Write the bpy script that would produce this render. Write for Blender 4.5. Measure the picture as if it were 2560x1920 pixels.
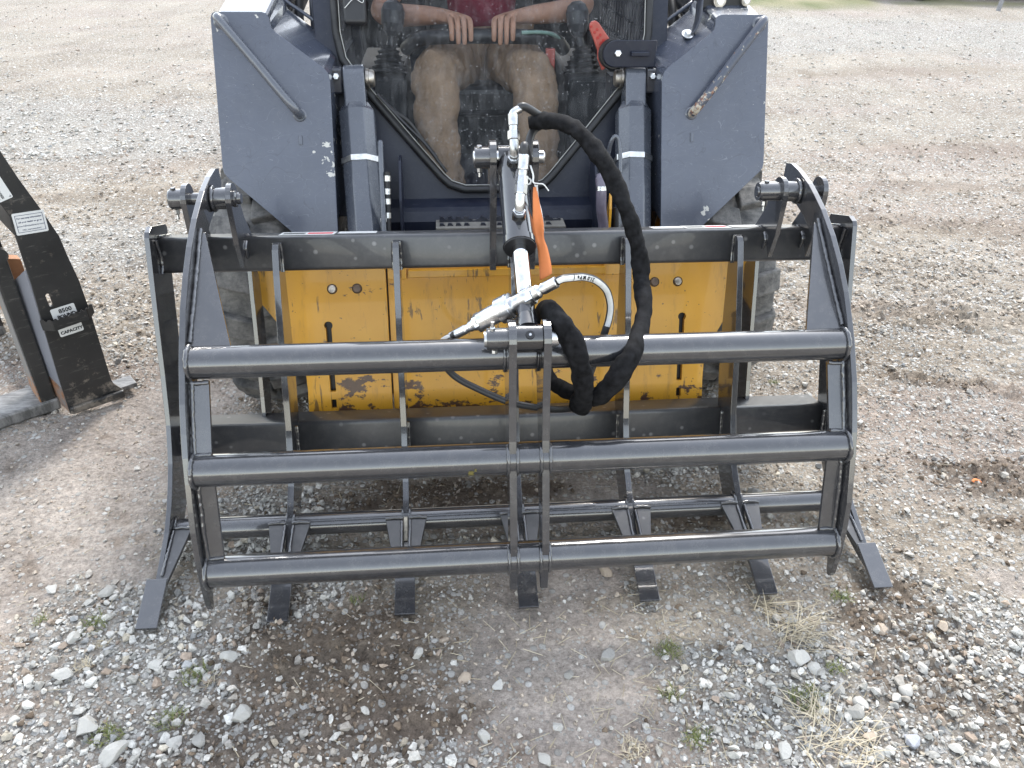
import bpy, bmesh, math, random
import numpy as np
from mathutils import Vector, Matrix

for o in list(bpy.data.objects): bpy.data.objects.remove(o)
scene = bpy.context.scene
COL = scene.collection
R = math.radians
random.seed(7); RNG = np.random.default_rng(11)

# ------------------------------------------------------------------ camera
cam_d = bpy.data.cameras.new('camera'); cam = bpy.data.objects.new('camera', cam_d); COL.objects.link(cam)
cam_d.sensor_width = 36.0; cam_d.lens = 27.04; cam_d.clip_start = 0.05; cam_d.clip_end = 1500
_rt = Vector((0.99630157, -0.08466714, 0.01465104)); _up = Vector((0.03249673, 0.52912479, 0.84792153)); _fw = Vector((0.07954332, 0.84430944, -0.52991926))
cam.matrix_world = Matrix(((_rt.x, _up.x, -_fw.x, -0.17506), (_rt.y, _up.y, -_fw.y, -1.30786), (_rt.z, _up.z, -_fw.z, 1.49198), (0, 0, 0, 1)))
scene.camera = cam

# ------------------------------------------------------------------ sky, sun, exposure
SUN_AZ, SUN_EL = 15.0, 48.0          # degrees; azimuth from +Y (behind the machine) towards +X
world = bpy.data.worlds.new('World'); scene.world = world; world.use_nodes = True
nt = world.node_tree; bg = nt.nodes['Background']
sky = nt.nodes.new('ShaderNodeTexSky'); sky.sky_type = 'NISHITA'; sky.sun_disc = False
sky.sun_elevation = R(SUN_EL); sky.sun_rotation = R(SUN_AZ)
sky.air_density = 1.5; sky.dust_density = 1.0; sky.ozone_density = 1.0; sky.altitude = 200
hsv = nt.nodes.new('ShaderNodeHueSaturation'); hsv.inputs['Saturation'].default_value = .42      # thin white haze over the whole sky
nt.links.new(sky.outputs[0], hsv.inputs['Color']); nt.links.new(hsv.outputs[0], bg.inputs['Color']); bg.inputs['Strength'].default_value = 0.15
sun_d = bpy.data.lights.new('sun', 'SUN'); sun_d.energy = 1.1; sun_d.angle = R(10.0); sun_d.color = (1.0, 0.955, 0.89)
sun = bpy.data.objects.new('sun', sun_d); COL.objects.link(sun)
_d = Vector((math.sin(R(SUN_AZ))*math.cos(R(SUN_EL)), math.cos(R(SUN_AZ))*math.cos(R(SUN_EL)), math.sin(R(SUN_EL))))
sun.rotation_euler = _d.to_track_quat('Z', 'Y').to_euler(); sun.location = (4, 12, 12)
scene.view_settings.view_transform = 'Standard'; scene.view_settings.look = 'None'
scene.view_settings.exposure = 1.97; scene.view_settings.gamma = 1.0; scene.view_settings.use_curve_mapping = False

# ------------------------------------------------------------------ helpers: naming, meshes
def tag(o, label=None, cat=None, group=None, kind=None):
    if label: o['label'] = label
    if cat: o['category'] = cat
    if group: o['group'] = group
    if kind: o['kind'] = kind
    return o
def empty(name, loc, label, cat, group=None, rot=(0, 0, 0)):
    o = bpy.data.objects.new(name, None); COL.objects.link(o); o.empty_display_size = .1
    o.location = loc; o.rotation_euler = rot
    bpy.context.view_layer.update() if False else None
    return tag(o, label, cat, group)
def link(name, me, mat, parent=None, smooth=None, bevel=0, seg=2):
    o = bpy.data.objects.new(name, me); COL.objects.link(o)
    if mat is not None and not me.materials: me.materials.append(mat)
    if parent is not None: put(o, parent)
    if smooth is not None:
        me.polygons.foreach_set('use_smooth', [smooth]*len(me.polygons))
    if bevel:
        b = o.modifiers.new('bevel', 'BEVEL'); b.width = bevel; b.segments = seg; b.limit_method = 'ANGLE'; b.angle_limit = R(40)
    return o
def wmat(o):
    m = Matrix.Translation(o.location) @ o.rotation_euler.to_matrix().to_4x4()
    return (wmat(o.parent) @ o.matrix_parent_inverse @ m) if o.parent else m
def put(o, parent):
    """parent o, whose mesh is written in world coordinates, keeping it where it stands"""
    o.parent = parent; o.matrix_parent_inverse = wmat(parent).inverted()
class MB:
    def __init__(s): s.v = []; s.f = []; s.sm = []
    def add(s, vs, fs, sm=False):
        b = len(s.v); s.v += [tuple(v) for v in vs]; s.f += [tuple(i+b for i in f) for f in fs]; s.sm += [sm]*len(fs); return s
    def box(s, c, size, M=None):
        x, y, z = [a/2 for a in size]; M = M or Matrix.Identity(3); c = Vector(c)
        vs = [c + M @ Vector((sx*x, sy*y, sz*z)) for sx in (-1, 1) for sy in (-1, 1) for sz in (-1, 1)]
        return s.add(vs, [(0, 1, 3, 2), (4, 6, 7, 5), (0, 4, 5, 1), (2, 3, 7, 6), (0, 2, 6, 4), (1, 5, 7, 3)])
    def hexa(s, p):            # 8 corners: 4 bottom, 4 top
        return s.add(p, [(0, 3, 2, 1), (4, 5, 6, 7), (0, 1, 5, 4), (1, 2, 6, 5), (2, 3, 7, 6), (3, 0, 4, 7)])
    def prism(s, poly, x0, x1):      # polygon in (y,z) extruded along x
        n = len(poly); a = [(x0, y, z) for y, z in poly]; b = [(x1, y, z) for y, z in poly]
        return s.extr(a, b)
    def extr(s, a, b):
        n = len(a); fs = [tuple(range(n-1, -1, -1)), tuple(range(n, 2*n))] + [(i, (i+1) % n, n+(i+1) % n, n+i) for i in range(n)]
        return s.add(list(a)+list(b), fs)
    def tube(s, pts, r, n=16, cap=True, noise=0, flat=None, seedv=0):
        pts = [Vector(p) for p in pts]; m = len(pts); rs = r if hasattr(r, '__len__') else [r]*m
        T = [(pts[min(i+1, m-1)]-pts[max(i-1, 0)]).normalized() for i in range(m)]
        ref = Vector((0, 0, 1)) if abs(T[0].z) < .9 else Vector((1, 0, 0))
        u = T[0].cross(ref).normalized(); vs = []
        rn = random.Random(seedv)
        ph = [rn.uniform(0, 6.28) for _ in range(8)]
        for i in range(m):
            u = (u - T[i]*u.dot(T[i])).normalized(); w = T[i].cross(u)
            for k in range(n):
                a = 2*math.pi*k/n; rr = rs[i]
                if noise:
                    rr *= 1 + noise*(math.sin(2*a+ph[0]+i*.35)*.5 + math.sin(3*a+ph[1]-i*.55)*.35 + math.sin(a+i*.9+ph[2])*.4 + math.sin(5*a+i*1.3+ph[3])*.2)
                cx, sx = math.cos(a), math.sin(a)
                if flat: cx *= flat[0]; sx *= flat[1]
                vs.append(pts[i] + (u*cx + w*sx)*rr)
        fs = [(i*n+k, i*n+(k+1) % n, (i+1)*n+(k+1) % n, (i+1)*n+k) for i in range(m-1) for k in range(n)]
        s.add(vs, fs, True)
        if cap:
            s.add([vs[k] for k in range(n)], [tuple(range(n-1, -1, -1))]); s.add([vs[(m-1)*n+k] for k in range(n)], [tuple(range(n))])
        return s
    def cyl(s, a, b, r, n=24, r2=None): return s.tube([a, b], [r, r if r2 is None else r2], n)
    def rings(s, a, b, prof, n=24):  # prof: list of (t along, radius)
        a, b = Vector(a), Vector(b); pts = [a.lerp(b, t) for t, _ in prof]
        ax = (b-a).normalized(); ref = Vector((0, 0, 1)) if abs(ax.z) < .9 else Vector((1, 0, 0)); u = ax.cross(ref).normalized(); w = ax.cross(u)
        vs = []
        for p, (t, r) in zip(pts, prof): vs += [p+(u*math.cos(2*math.pi*k/n)+w*math.sin(2*math.pi*k/n))*r for k in range(n)]
        m = len(prof)
        for i in range(m-1):
            steep = abs(prof[i+1][1]-prof[i][1]) > .6*abs((pts[i+1]-pts[i]).length)
            s.add([vs[i*n+k] for k in range(n)]+[vs[(i+1)*n+k] for k in range(n)], [(k, (k+1) % n, n+(k+1) % n, n+k) for k in range(n)], n > 8)
        s.add([vs[k] for k in range(n)], [tuple(range(n-1, -1, -1))]); s.add([vs[(m-1)*n+k] for k in range(n)], [tuple(range(n))])
        return s
    def mesh(s, name):
        me = bpy.data.meshes.new(name); me.from_pydata(s.v, [], s.f); me.polygons.foreach_set('use_smooth', s.sm); me.update()
        bm = bmesh.new(); bm.from_mesh(me); bmesh.ops.recalc_face_normals(bm, faces=bm.faces); bm.to_mesh(me); bm.free(); return me
    def build(s, name, mat, parent=None, bevel=0, seg=2): return link(name, s.mesh(name), mat, parent, None, bevel, seg)
def spline(pts, n=8):
    """Catmull-Rom through pts"""
    P = [Vector(p) for p in pts]; P = [P[0]*2-P[1]] + P + [P[-1]*2-P[-2]]; out = []
    for i in range(1, len(P)-2):
        for k in range(n):
            t = k/n; a, b, c, d = P[i-1:i+3]
            out.append(.5*((2*b)+(c-a)*t+(2*a-5*b+4*c-d)*t*t+(3*b-3*c+d-a)*t**3))
    return out+[P[-2]]
def mirror(pts): return [(-p[0],)+tuple(p[1:]) for p in pts]
def weld(name, pts, r, mat, parent, seedv=1):
    """a lumpy weld bead along a polyline"""
    sp = spline(pts, max(4, int(sum((Vector(pts[i+1])-Vector(pts[i])).length for i in range(len(pts)-1))/.005/max(1, len(pts)-1))))
    rn = random.Random(seedv); rs = [r*(.85+.12*abs(math.sin(i*1.3))+rn.uniform(-.10, .16)) for i in range(len(sp))]
    sp = [p+Vector((rn.uniform(-1, 1), rn.uniform(-1, 1), rn.uniform(-1, 1)))*r*.12 for p in sp]
    return MB().tube(sp, rs, 8, noise=.12, seedv=seedv).build(name, mat, parent)
def frame_plane(o, ex, ey):
    """matrix with local x = ex, y = ey, z = normal"""
    ex = Vector(ex).normalized(); ey = Vector(ey).normalized(); n = ex.cross(ey).normalized()
    return Matrix(((ex.x, ey.x, n.x, o[0]), (ex.y, ey.y, n.y, o[1]), (ex.z, ey.z, n.z, o[2]), (0, 0, 0, 1)))
def sheet(name, loops, M, thick, mat, parent=None, bevel=0, back=True):
    """flat plate with holes: loops[0] outline, others holes, in local xy of M; thickness towards -normal"""
    cu = bpy.data.curves.new(name, 'CURVE'); cu.dimensions = '2D'; cu.fill_mode = 'BOTH'; cu.extrude = thick/2
    for lp in loops:
        s = cu.splines.new('POLY'); s.points.add(len(lp)-1); s.use_cyclic_u = True
        for p, q in zip(s.points, lp): p.co = (q[0], q[1], 0, 1)
    t = bpy.data.objects.new(name, cu); me = bpy.data.meshes.new_from_object(t)
    bpy.data.objects.remove(t); bpy.data.curves.remove(cu)
    me.transform(M @ Matrix.Translation((0, 0, -thick/2))); me.name = name
    bm = bmesh.new(); bm.from_mesh(me); bmesh.ops.remove_doubles(bm, verts=bm.verts, dist=1e-6); bmesh.ops.recalc_face_normals(bm, faces=bm.faces); bm.to_mesh(me); bm.free()
    me.materials.clear()
    return link(name, me, mat, parent, False, bevel)
def text(name, body, M, size, mat, parent, bold=0.0, depth=.0004, align='LEFT', sx=1.0):
    cu = bpy.data.curves.new(name, 'FONT'); cu.body = body; cu.size = size; cu.extrude = depth; cu.offset = bold; cu.align_x = align; cu.resolution_u = 2
    cu.space_line = 1.0
    t = bpy.data.objects.new(name, cu); me = bpy.data.meshes.new_from_object(t)
    bpy.data.objects.remove(t); bpy.data.curves.remove(cu)
    me.transform(M @ Matrix.Diagonal((sx, 1, 1, 1))); me.materials.clear()
    return link(name, me, mat, parent, False)
def hexbolt(name, c, axis, r, h, mat, parent, washer=None):
    a = Vector(axis).normalized(); c = Vector(c); b = MB()
    if washer: b.cyl(c, c+a*h*.25, washer, 20)
    b.rings(c+a*(h*.25 if washer else 0), c+a*h, [(0, r), (.8, r), (1, r*.8)], 6)
    return b.build(name, mat, parent)
def circ(cx, cy, r, n=20, a0=0, a1=360): return [(cx+r*math.cos(R(a0+(a1-a0)*k/(n if a1-a0 == 360 else n-1))), cy+r*math.sin(R(a0+(a1-a0)*k/(n if a1-a0 == 360 else n-1)))) for k in range(n)]

# ------------------------------------------------------------------ materials
def nmat(name):
    m = bpy.data.materials.new(name); m.use_nodes = True; t = m.node_tree; p = t.nodes['Principled BSDF']; return m, t, p
def N(t, typ, **kw):
    n = t.nodes.new(typ)
    for k, v in kw.items():
        if k in n.inputs: n.inputs[k].default_value = v
        else: setattr(n, k, v)
    return n
def coords(t): return t.nodes.new('ShaderNodeTexCoord').outputs['Object']
def noise(t, co, scale, detail=4, rough=.55, dist=0): 
    n = N(t, 'ShaderNodeTexNoise', Scale=scale, Detail=detail, Roughness=rough, Distortion=dist); t.links.new(co, n.inputs['Vector']); return n.outputs['Fac']
def ramp(t, fac, stops):
    n = t.nodes.new('ShaderNodeValToRGB'); e = n.color_ramp.elements
    while len(e) < len(stops): e.new(.5)
    for q, (p, c) in zip(e, stops): q.position = p; q.color = (c, c, c, 1) if not hasattr(c, '__len__') else (*c, 1)
    t.links.new(fac, n.inputs[0]); return n.outputs[0]
def mix(t, fac, a, b, mode='MIX'):
    n = t.nodes.new('ShaderNodeMix'); n.data_type = 'RGBA'; n.blend_type = mode
    if hasattr(fac, 'is_linked') or hasattr(fac, 'links'): t.links.new(fac, n.inputs[0])
    else: n.inputs[0].default_value = fac
    for i, c in ((6, a), (7, b)):
        if isinstance(c, (tuple, list)): n.inputs[i].default_value = (*c, 1)
        else: t.links.new(c, n.inputs[i])
    return n.outputs[2]
def bump(t, p, h, strength=.3, dist=.002):
    b = N(t, 'ShaderNodeBump', Strength=strength, Distance=dist); t.links.new(h, b.inputs['Height']); t.links.new(b.outputs[0], p.inputs['Normal']); return b
def scaled(t, co, s):
    m = N(t, 'ShaderNodeMapping'); m.inputs['Scale'].default_value = s; t.links.new(co, m.inputs[0]); return m.outputs[0]
def paint(name, col, rough=.28, coat=.3, dust=.5, dustcol=(.30, .28, .25), spots=0, scratch=0, chips=0, chipcol=(.45, .44, .40), bmp=.04, cior=1.5, spec=.75):
    m, t, p = nmat(name); co = coords(t)
    c = mix(t, ramp(t, noise(t, co, 9, 5), [(.35, 0), (.75, .5)]), col, tuple(min(1, a*1.35+.004) for a in col))
    d = ramp(t, noise(t, co, 34, 9, .78), [(.47, 0), (.76, dust)])
    c = mix(t, d, c, dustcol)
    if spots:          # dried rain spots of dust
        v = N(t, 'ShaderNodeTexVoronoi', Scale=34.0); v.feature = 'F1'; t.links.new(co, v.inputs['Vector']); v.inputs['Randomness'].default_value = 1
        ring = ramp(t, v.outputs['Distance'], [(.05, .8), (.16, .55), (.24, 0)])
        sel = ramp(t, v.outputs['Color'], [(.45, 0), (.62, 1)])
        mm = N(t, 'ShaderNodeMath', operation='MULTIPLY'); t.links.new(ring, mm.inputs[0]); t.links.new(sel, mm.inputs[1])
        m2 = N(t, 'ShaderNodeMath', operation='MULTIPLY'); t.links.new(mm.outputs[0], m2.inputs[0]); m2.inputs[1].default_value = spots
        c = mix(t, m2.outputs[0], c, (.34, .33, .32))
    if scratch:        # long thin scuffs
        n1 = noise(t, scaled(t, co, (3.0, 3.0, 3.0)), 1.6, 2, .5, 2.2)
        a = ramp(t, n1, [(.494, 0), (.5, scratch), (.506, 0)])
        c = mix(t, a, c, (.012, .014, .022))
        n2 = noise(t, scaled(t, co, (2.0, 5.0, 5.0)), 3.1, 1, .5, 3.0)
        a2 = ramp(t, n2, [(.497, 0), (.5, scratch*.7), (.503, 0)])
        c = mix(t, a2, c, (.30, .31, .33))
    if chips:
        n3 = noise(t, co, 38, 3, .65); n4 = noise(t, co, 5, 3, .6)
        mm = N(t, 'ShaderNodeMath', operation='MULTIPLY'); t.links.new(n3, mm.inputs[0]); t.links.new(n4, mm.inputs[1])
        a3 = ramp(t, mm.outputs[0], [(.40-.02*chips, 0), (.41-.02*chips, 1)])
        c = mix(t, a3, c, chipcol)
    t.links.new(c, p.inputs['Base Color'])
    rr = mix(t, d, (rough,)*3, (.7,)*3); t.links.new(rr, p.inputs['Roughness'])
    p.inputs['Coat Weight'].default_value = coat; p.inputs['Coat Roughness'].default_value = .05; p.inputs['Coat IOR'].default_value = cior; p.inputs['Specular IOR Level'].default_value = spec
    bump(t, p, noise(t, co, 160, 3), bmp, .001)
    return m
def metal(name, col, rough=.25, var=.1, grime=0.0):
    m, t, p = nmat(name); co = coords(t)
    n = noise(t, co, 60, 4); c = mix(t, ramp(t, n, [(.4, 0), (.8, 1)]), col, tuple(a*.6 for a in col))
    if grime: c = mix(t, ramp(t, noise(t, co, 30, 6), [(.45, 0), (.7, grime)]), c, (.05, .04, .03))
    t.links.new(c, p.inputs['Base Color']); p.inputs['Metallic'].default_value = 1
    t.links.new(ramp(t, n, [(.3, rough), (.8, rough+var)]), p.inputs['Roughness']); return m
def plain(name, col, rough=.6, var=.3, scale=20, bmp=.15, spec=.5, bscale=150, bdist=.002):
    m, t, p = nmat(name); co = coords(t)
    c = mix(t, ramp(t, noise(t, co, scale, 5), [(.3, 0), (.75, 1)]), tuple(a*(1-var) for a in col), tuple(min(1, a*(1+var)) for a in col))
    t.links.new(c, p.inputs['Base Color']); p.inputs['Roughness'].default_value = rough; p.inputs['Specular IOR Level'].default_value = spec
    if bmp: bump(t, p, noise(t, co, bscale, 4), bmp, bdist)
    return m
M = {}
M['paint'] = paint('grapple_grey_paint', (.0245, .025, .0285), .22, .8, .11, spots=0, cior=1.6)
M['paint_spots'] = paint('grapple_grey_paint_spotted', (.026, .026, .028), .42, .25, .12, spots=.5, cior=1.5)
M['weld'] = paint('painted_weld', (.029, .0295, .033), .2, .9, .04, cior=1.6)
M['navy'] = paint('loader_grey_paint', (.047, .0545, .076), .24, .25, .12, dustcol=(.16, .16, .16), scratch=.4, chips=-.25)
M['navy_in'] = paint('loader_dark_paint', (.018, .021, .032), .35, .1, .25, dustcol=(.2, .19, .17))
M['navy_cyl'] = paint('cylinder_grey_paint', (.058, .065, .081), .26, .3, .12, dustcol=(.2, .2, .2), scratch=.2)
M['black'] = plain('black_plastic', (.012, .012, .014), .45, .3)
M['glossblack'] = paint('black_cylinder_paint', (.009, .009, .011), .14, .6, .05)
M['rubber'] = plain('black_rubber', (.014, .014, .015), .55, .4, 30, .2)
M['chrome'] = metal('chrome_rod', (.62, .63, .66), .05, .04)
M['zinc'] = metal('zinc_fitting', (.66, .67, .68), .24, .16, .25)
M['steel'] = metal('worn_steel', (.45, .42, .38), .35, .2, .5)
M['sleeve'] = plain('woven_hose_sleeve', (.009, .009, .010), .85, .8, 55, .6, .15, 700, .001)
M['white'] = plain('white_plastic', (.6, .6, .58), .5, .06, 30, .05)
M['label'] = plain('white_label', (.62, .62, .60), .45, .05, 20, 0)
M['ink'] = plain('black_ink', (.012, .012, .014), .6, .1, 20, 0)
M['inkred'] = plain('red_ink', (.55, .03, .05), .6, .1, 20, 0)
M['inkgreen'] = plain('green_ink', (.03, .20, .12), .6, .1, 20, 0)
M['inkblue'] = plain('dark_blue_ink', (.02, .03, .09), .6, .1, 20, 0)
M['orange'] = plain('orange_paper', (.62, .19, .055), .7, .08, 40, .1)
M['red'] = plain('red_plastic', (.34, .07, .055), .4, .12, 30, .05)
M['skin'] = plain('skin', (.36, .20, .135), .5, .12, 30, .25, .4, 200, .001)
M['trouser'] = plain('tan_work_trousers', (.25, .172, .112), .9, .22, 14, .5, .2, 60, .006)
M['shirt'] = plain('maroon_shirt', (.15, .02, .035), .9, .2, 14, .4, .2, 90, .004)
M['boot'] = plain('brown_boot', (.06, .035, .02), .7, .2)
M['hair'] = plain('dark_hair', (.03, .018, .01), .8, .2)
M['clear_hose'] = plain('violet_grey_hose', (.13, .115, .15), .35, .2, 40, .1)
M['greenline'] = plain('green_grey_highlight', (.16, .26, .22), .4, .1)
M['wood'] = None
def mat_yellow():
    m, t, p = nmat('worn_yellow_paint'); co = coords(t)
    base = mix(t, ramp(t, noise(t, co, 7, 5), [(.3, 0), (.8, 1)]), (.60, .29, .018), (.68, .345, .028))
    # long vertical scuffs and chips down to rust and primer
    st = noise(t, scaled(t, co, (60, 12, 9)), 1.0, 5, .65, .6); big = noise(t, co, 4.5, 4, .6)
    mm = N(t, 'ShaderNodeMath', operation='MULTIPLY'); t.links.new(st, mm.inputs[0]); t.links.new(big, mm.inputs[1])
    base = mix(t, ramp(t, mm.outputs[0], [(.35, 0), (.385, .75)]), base, (.045, .028, .02))
    sm = noise(t, scaled(t, co, (30, 10, 5)), 1.0, 6, .7)
    base = mix(t, ramp(t, sm, [(.56, 0), (.74, .45)]), base, (.20, .10, .035))
    # the lower edge is worn to rusty metal
    sep = t.nodes.new('ShaderNodeSeparateXYZ'); geo = t.nodes.new('ShaderNodeNewGeometry'); t.links.new(geo.outputs['Position'], sep.inputs[0])
    mr = N(t, 'ShaderNodeMapRange'); t.links.new(sep.outputs['Z'], mr.inputs[0]); mr.inputs[1].default_value = .33; mr.inputs[2].default_value = .17; mr.inputs[3].default_value = 0; mr.inputs[4].default_value = .17
    n5 = noise(t, scaled(t, co, (9, 9, 16)), 1.0, 7, .72)
    ad = N(t, 'ShaderNodeMath', operation='ADD'); t.links.new(n5, ad.inputs[0]); t.links.new(mr.outputs[0], ad.inputs[1])
    rust = mix(t, noise(t, co, 50, 5), (.045, .022, .014), (.13, .065, .035))
    base = mix(t, ramp(t, ad.outputs[0], [(.63, 0), (.655, 1)]), base, rust)
    base = mix(t, ramp(t, noise(t, co, 90, 4, .6), [(.69, 0), (.70, .9)]), base, (.03, .025, .02))
    t.links.new(base, p.inputs['Base Color']); p.inputs['Roughness'].default_value = .38; p.inputs['Coat Weight'].default_value = .15
    bump(t, p, noise(t, co, 40, 5), .12, .002); return m
M['yellow'] = mat_yellow()
def mat_tyre():
    m, t, p = nmat('dusty_tyre_rubber'); co = coords(t)
    c = mix(t, ramp(t, noise(t, co, 14, 8, .7), [(.36, 0), (.66, 1)]), (.045, .045, .045), (.20, .19, .175))
    c = mix(t, ramp(t, noise(t, scaled(t, co, (1, 3, 3)), 20, 7, .75), [(.5, 0), (.72, .8)]), c, (.03, .03, .03))
    t.links.new(c, p.inputs['Base Color']); p.inputs['Roughness'].default_value = .85
    bump(t, p, noise(t, co, 45, 8, .7), .5, .006); return m
M['tyre'] = mat_tyre()
def mat_wood():
    m, t, p = nmat('weathered_wood'); co = coords(t)
    g = noise(t, scaled(t, co, (3, 3, 40)), 3, 5)
    c = mix(t, g, (.28, .12, .055), (.46, .22, .10)); t.links.new(c, p.inputs['Base Color']); p.inputs['Roughness'].default_value = .75
    bump(t, p, g, .3, .002); return m
M['wood'] = mat_wood()
def mat_fork():
    m, t, p = nmat('scuffed_black_fork_paint'); co = coords(t)
    base = mix(t, ramp(t, noise(t, co, 8, 5), [(.3, 0), (.8, 1)]), (.013, .013, .013), (.030, .029, .028))
    base = mix(t, ramp(t, noise(t, scaled(t, co, (8, 8, 50)), 1.4, 6, .7), [(.58, 0), (.72, .6)]), base, (.17, .16, .14))
    geo = t.nodes.new('ShaderNodeNewGeometry'); sep = t.nodes.new('ShaderNodeSeparateXYZ'); t.links.new(geo.outputs['Position'], sep.inputs[0])
    mr = N(t, 'ShaderNodeMapRange'); t.links.new(sep.outputs['Z'], mr.inputs[0]); mr.inputs[1].default_value = .14; mr.inputs[2].default_value = 0; mr.inputs[3].default_value = 0; mr.inputs[4].default_value = .16
    ad = N(t, 'ShaderNodeMath', operation='ADD'); t.links.new(noise(t, co, 22, 7, .7), ad.inputs[0]); t.links.new(mr.outputs[0], ad.inputs[1])
    base = mix(t, ramp(t, ad.outputs[0], [(.60, 0), (.72, .8)]), base, (.20, .17, .14))
    t.links.new(base, p.inputs['Base Color']); p.inputs['Roughness'].default_value = .42; bump(t, p, noise(t, co, 70, 4), .15, .002); return m
M['fork'] = mat_fork()
def mat_shank():
    m, t, p = nmat('dusty_grey_shank'); co = coords(t)
    geo = t.nodes.new('ShaderNodeNewGeometry'); sep = t.nodes.new('ShaderNodeSeparateXYZ'); t.links.new(geo.outputs['Position'], sep.inputs[0])
    mr = N(t, 'ShaderNodeMapRange'); t.links.new(sep.outputs['Z'], mr.inputs[0]); mr.inputs[1].default_value = .26; mr.inputs[2].default_value = .04; mr.inputs[3].default_value = -.1; mr.inputs[4].default_value = .12
    ad = N(t, 'ShaderNodeMath', operation='ADD'); t.links.new(noise(t, co, 26, 6, .7), ad.inputs[0]); t.links.new(mr.outputs[0], ad.inputs[1])
    c = mix(t, ramp(t, ad.outputs[0], [(.54, 0), (.62, 1)]), (.15, .145, .14), (.27, .125, .055)); t.links.new(c, p.inputs['Base Color']); p.inputs['Roughness'].default_value = .6; bump(t, p, noise(t, co, 60, 5), .2, .002); return m
M['shank'] = mat_shank()
def mat_rustedge():
    m, t, p = nmat('rusty_steel_edge'); co = coords(t)
    c = mix(t, ramp(t, noise(t, co, 16, 6, .7), [(.4, 0), (.62, 1)]), (.17, .16, .155), (.30, .13, .05))
    c = mix(t, ramp(t, noise(t, co, 40, 4), [(.5, 0), (.7, .8)]), c, (.07, .06, .055))
    t.links.new(c, p.inputs['Base Color']); p.inputs['Roughness'].default_value = .6; p.inputs['Metallic'].default_value = .2; bump(t, p, noise(t, co, 60, 5), .3, .003); return m
M['rust'] = mat_rustedge()
def mat_worn_steel():
    m, t, p = nmat('scraped_fork_blade'); co = coords(t)
    c = mix(t, ramp(t, noise(t, scaled(t, co, (12, 60, 12)), 1, 6, .75), [(.42, 0), (.6, 1)]), (.09, .088, .085), (.21, .205, .20))
    t.links.new(c, p.inputs['Base Color']); p.inputs['Roughness'].default_value = .5; p.inputs['Metallic'].default_value = .35; bump(t, p, noise(t, co, 60, 5), .3, .002); return m
M['blade'] = mat_worn_steel()
def mat_glass():
    m, t, p = nmat('dusty_cab_glass'); co = coords(t); t.nodes.remove(p)
    tr = N(t, 'ShaderNodeBsdfTransparent'); tr.inputs[0].default_value = (.93, .94, .95, 1)
    gl = N(t, 'ShaderNodeBsdfGlossy'); gl.inputs['Roughness'].default_value = .03
    fr = N(t, 'ShaderNodeFresnel'); fr.inputs[0].default_value = 1.16
    m1 = t.nodes.new('ShaderNodeMixShader'); t.links.new(fr.outputs[0], m1.inputs[0]); t.links.new(tr.outputs[0], m1.inputs[1]); t.links.new(gl.outputs[0], m1.inputs[2])
    df = N(t, 'ShaderNodeBsdfDiffuse'); df.inputs[0].default_value = (.42, .42, .43, 1)
    v = N(t, 'ShaderNodeTexVoronoi', Scale=80.0); t.links.new(co, v.inputs['Vector'])
    dots = ramp(t, v.outputs['Distance'], [(.10, .55), (.21, 0)]); sel = ramp(t, v.outputs['Color'], [(.52, 0), (.56, 1)])
    mm = N(t, 'ShaderNodeMath', operation='MULTIPLY'); t.links.new(dots, mm.inputs[0]); t.links.new(sel, mm.inputs[1])
    big = ramp(t, noise(t, co, 5.5, 4), [(.35, .25), (.65, 1)])
    m3 = N(t, 'ShaderNodeMath', operation='MULTIPLY'); t.links.new(mm.outputs[0], m3.inputs[0]); t.links.new(big, m3.inputs[1])
    film = ramp(t, noise(t, scaled(t, co, (30, 30, 2.5)), 1.5, 6, .65), [(.44, .004), (.78, .085)])
    ad = N(t, 'ShaderNodeMath', operation='ADD'); ad.use_clamp = True; t.links.new(m3.outputs[0], ad.inputs[0]); t.links.new(film, ad.inputs[1])
    m2 = t.nodes.new('ShaderNodeMixShader'); t.links.new(ad.outputs[0], m2.inputs[0]); t.links.new(m1.outputs[0], m2.inputs[1]); t.links.new(df.outputs[0], m2.inputs[2])
    t.links.new(m2.outputs[0], t.nodes['Material Output'].inputs['Surface']); return m
M['glass'] = mat_glass()
def mat_hose_print():
    m, t, p = nmat('hose_rubber'); p.inputs['Base Color'].default_value = (.02, .02, .021, 1); p.inputs['Roughness'].default_value = .45; return m
M['hose'] = mat_hose_print()
M['stripe'] = plain('white_hose_stripe', (.62, .62, .60), .5, .15, 60, 0)

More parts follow.
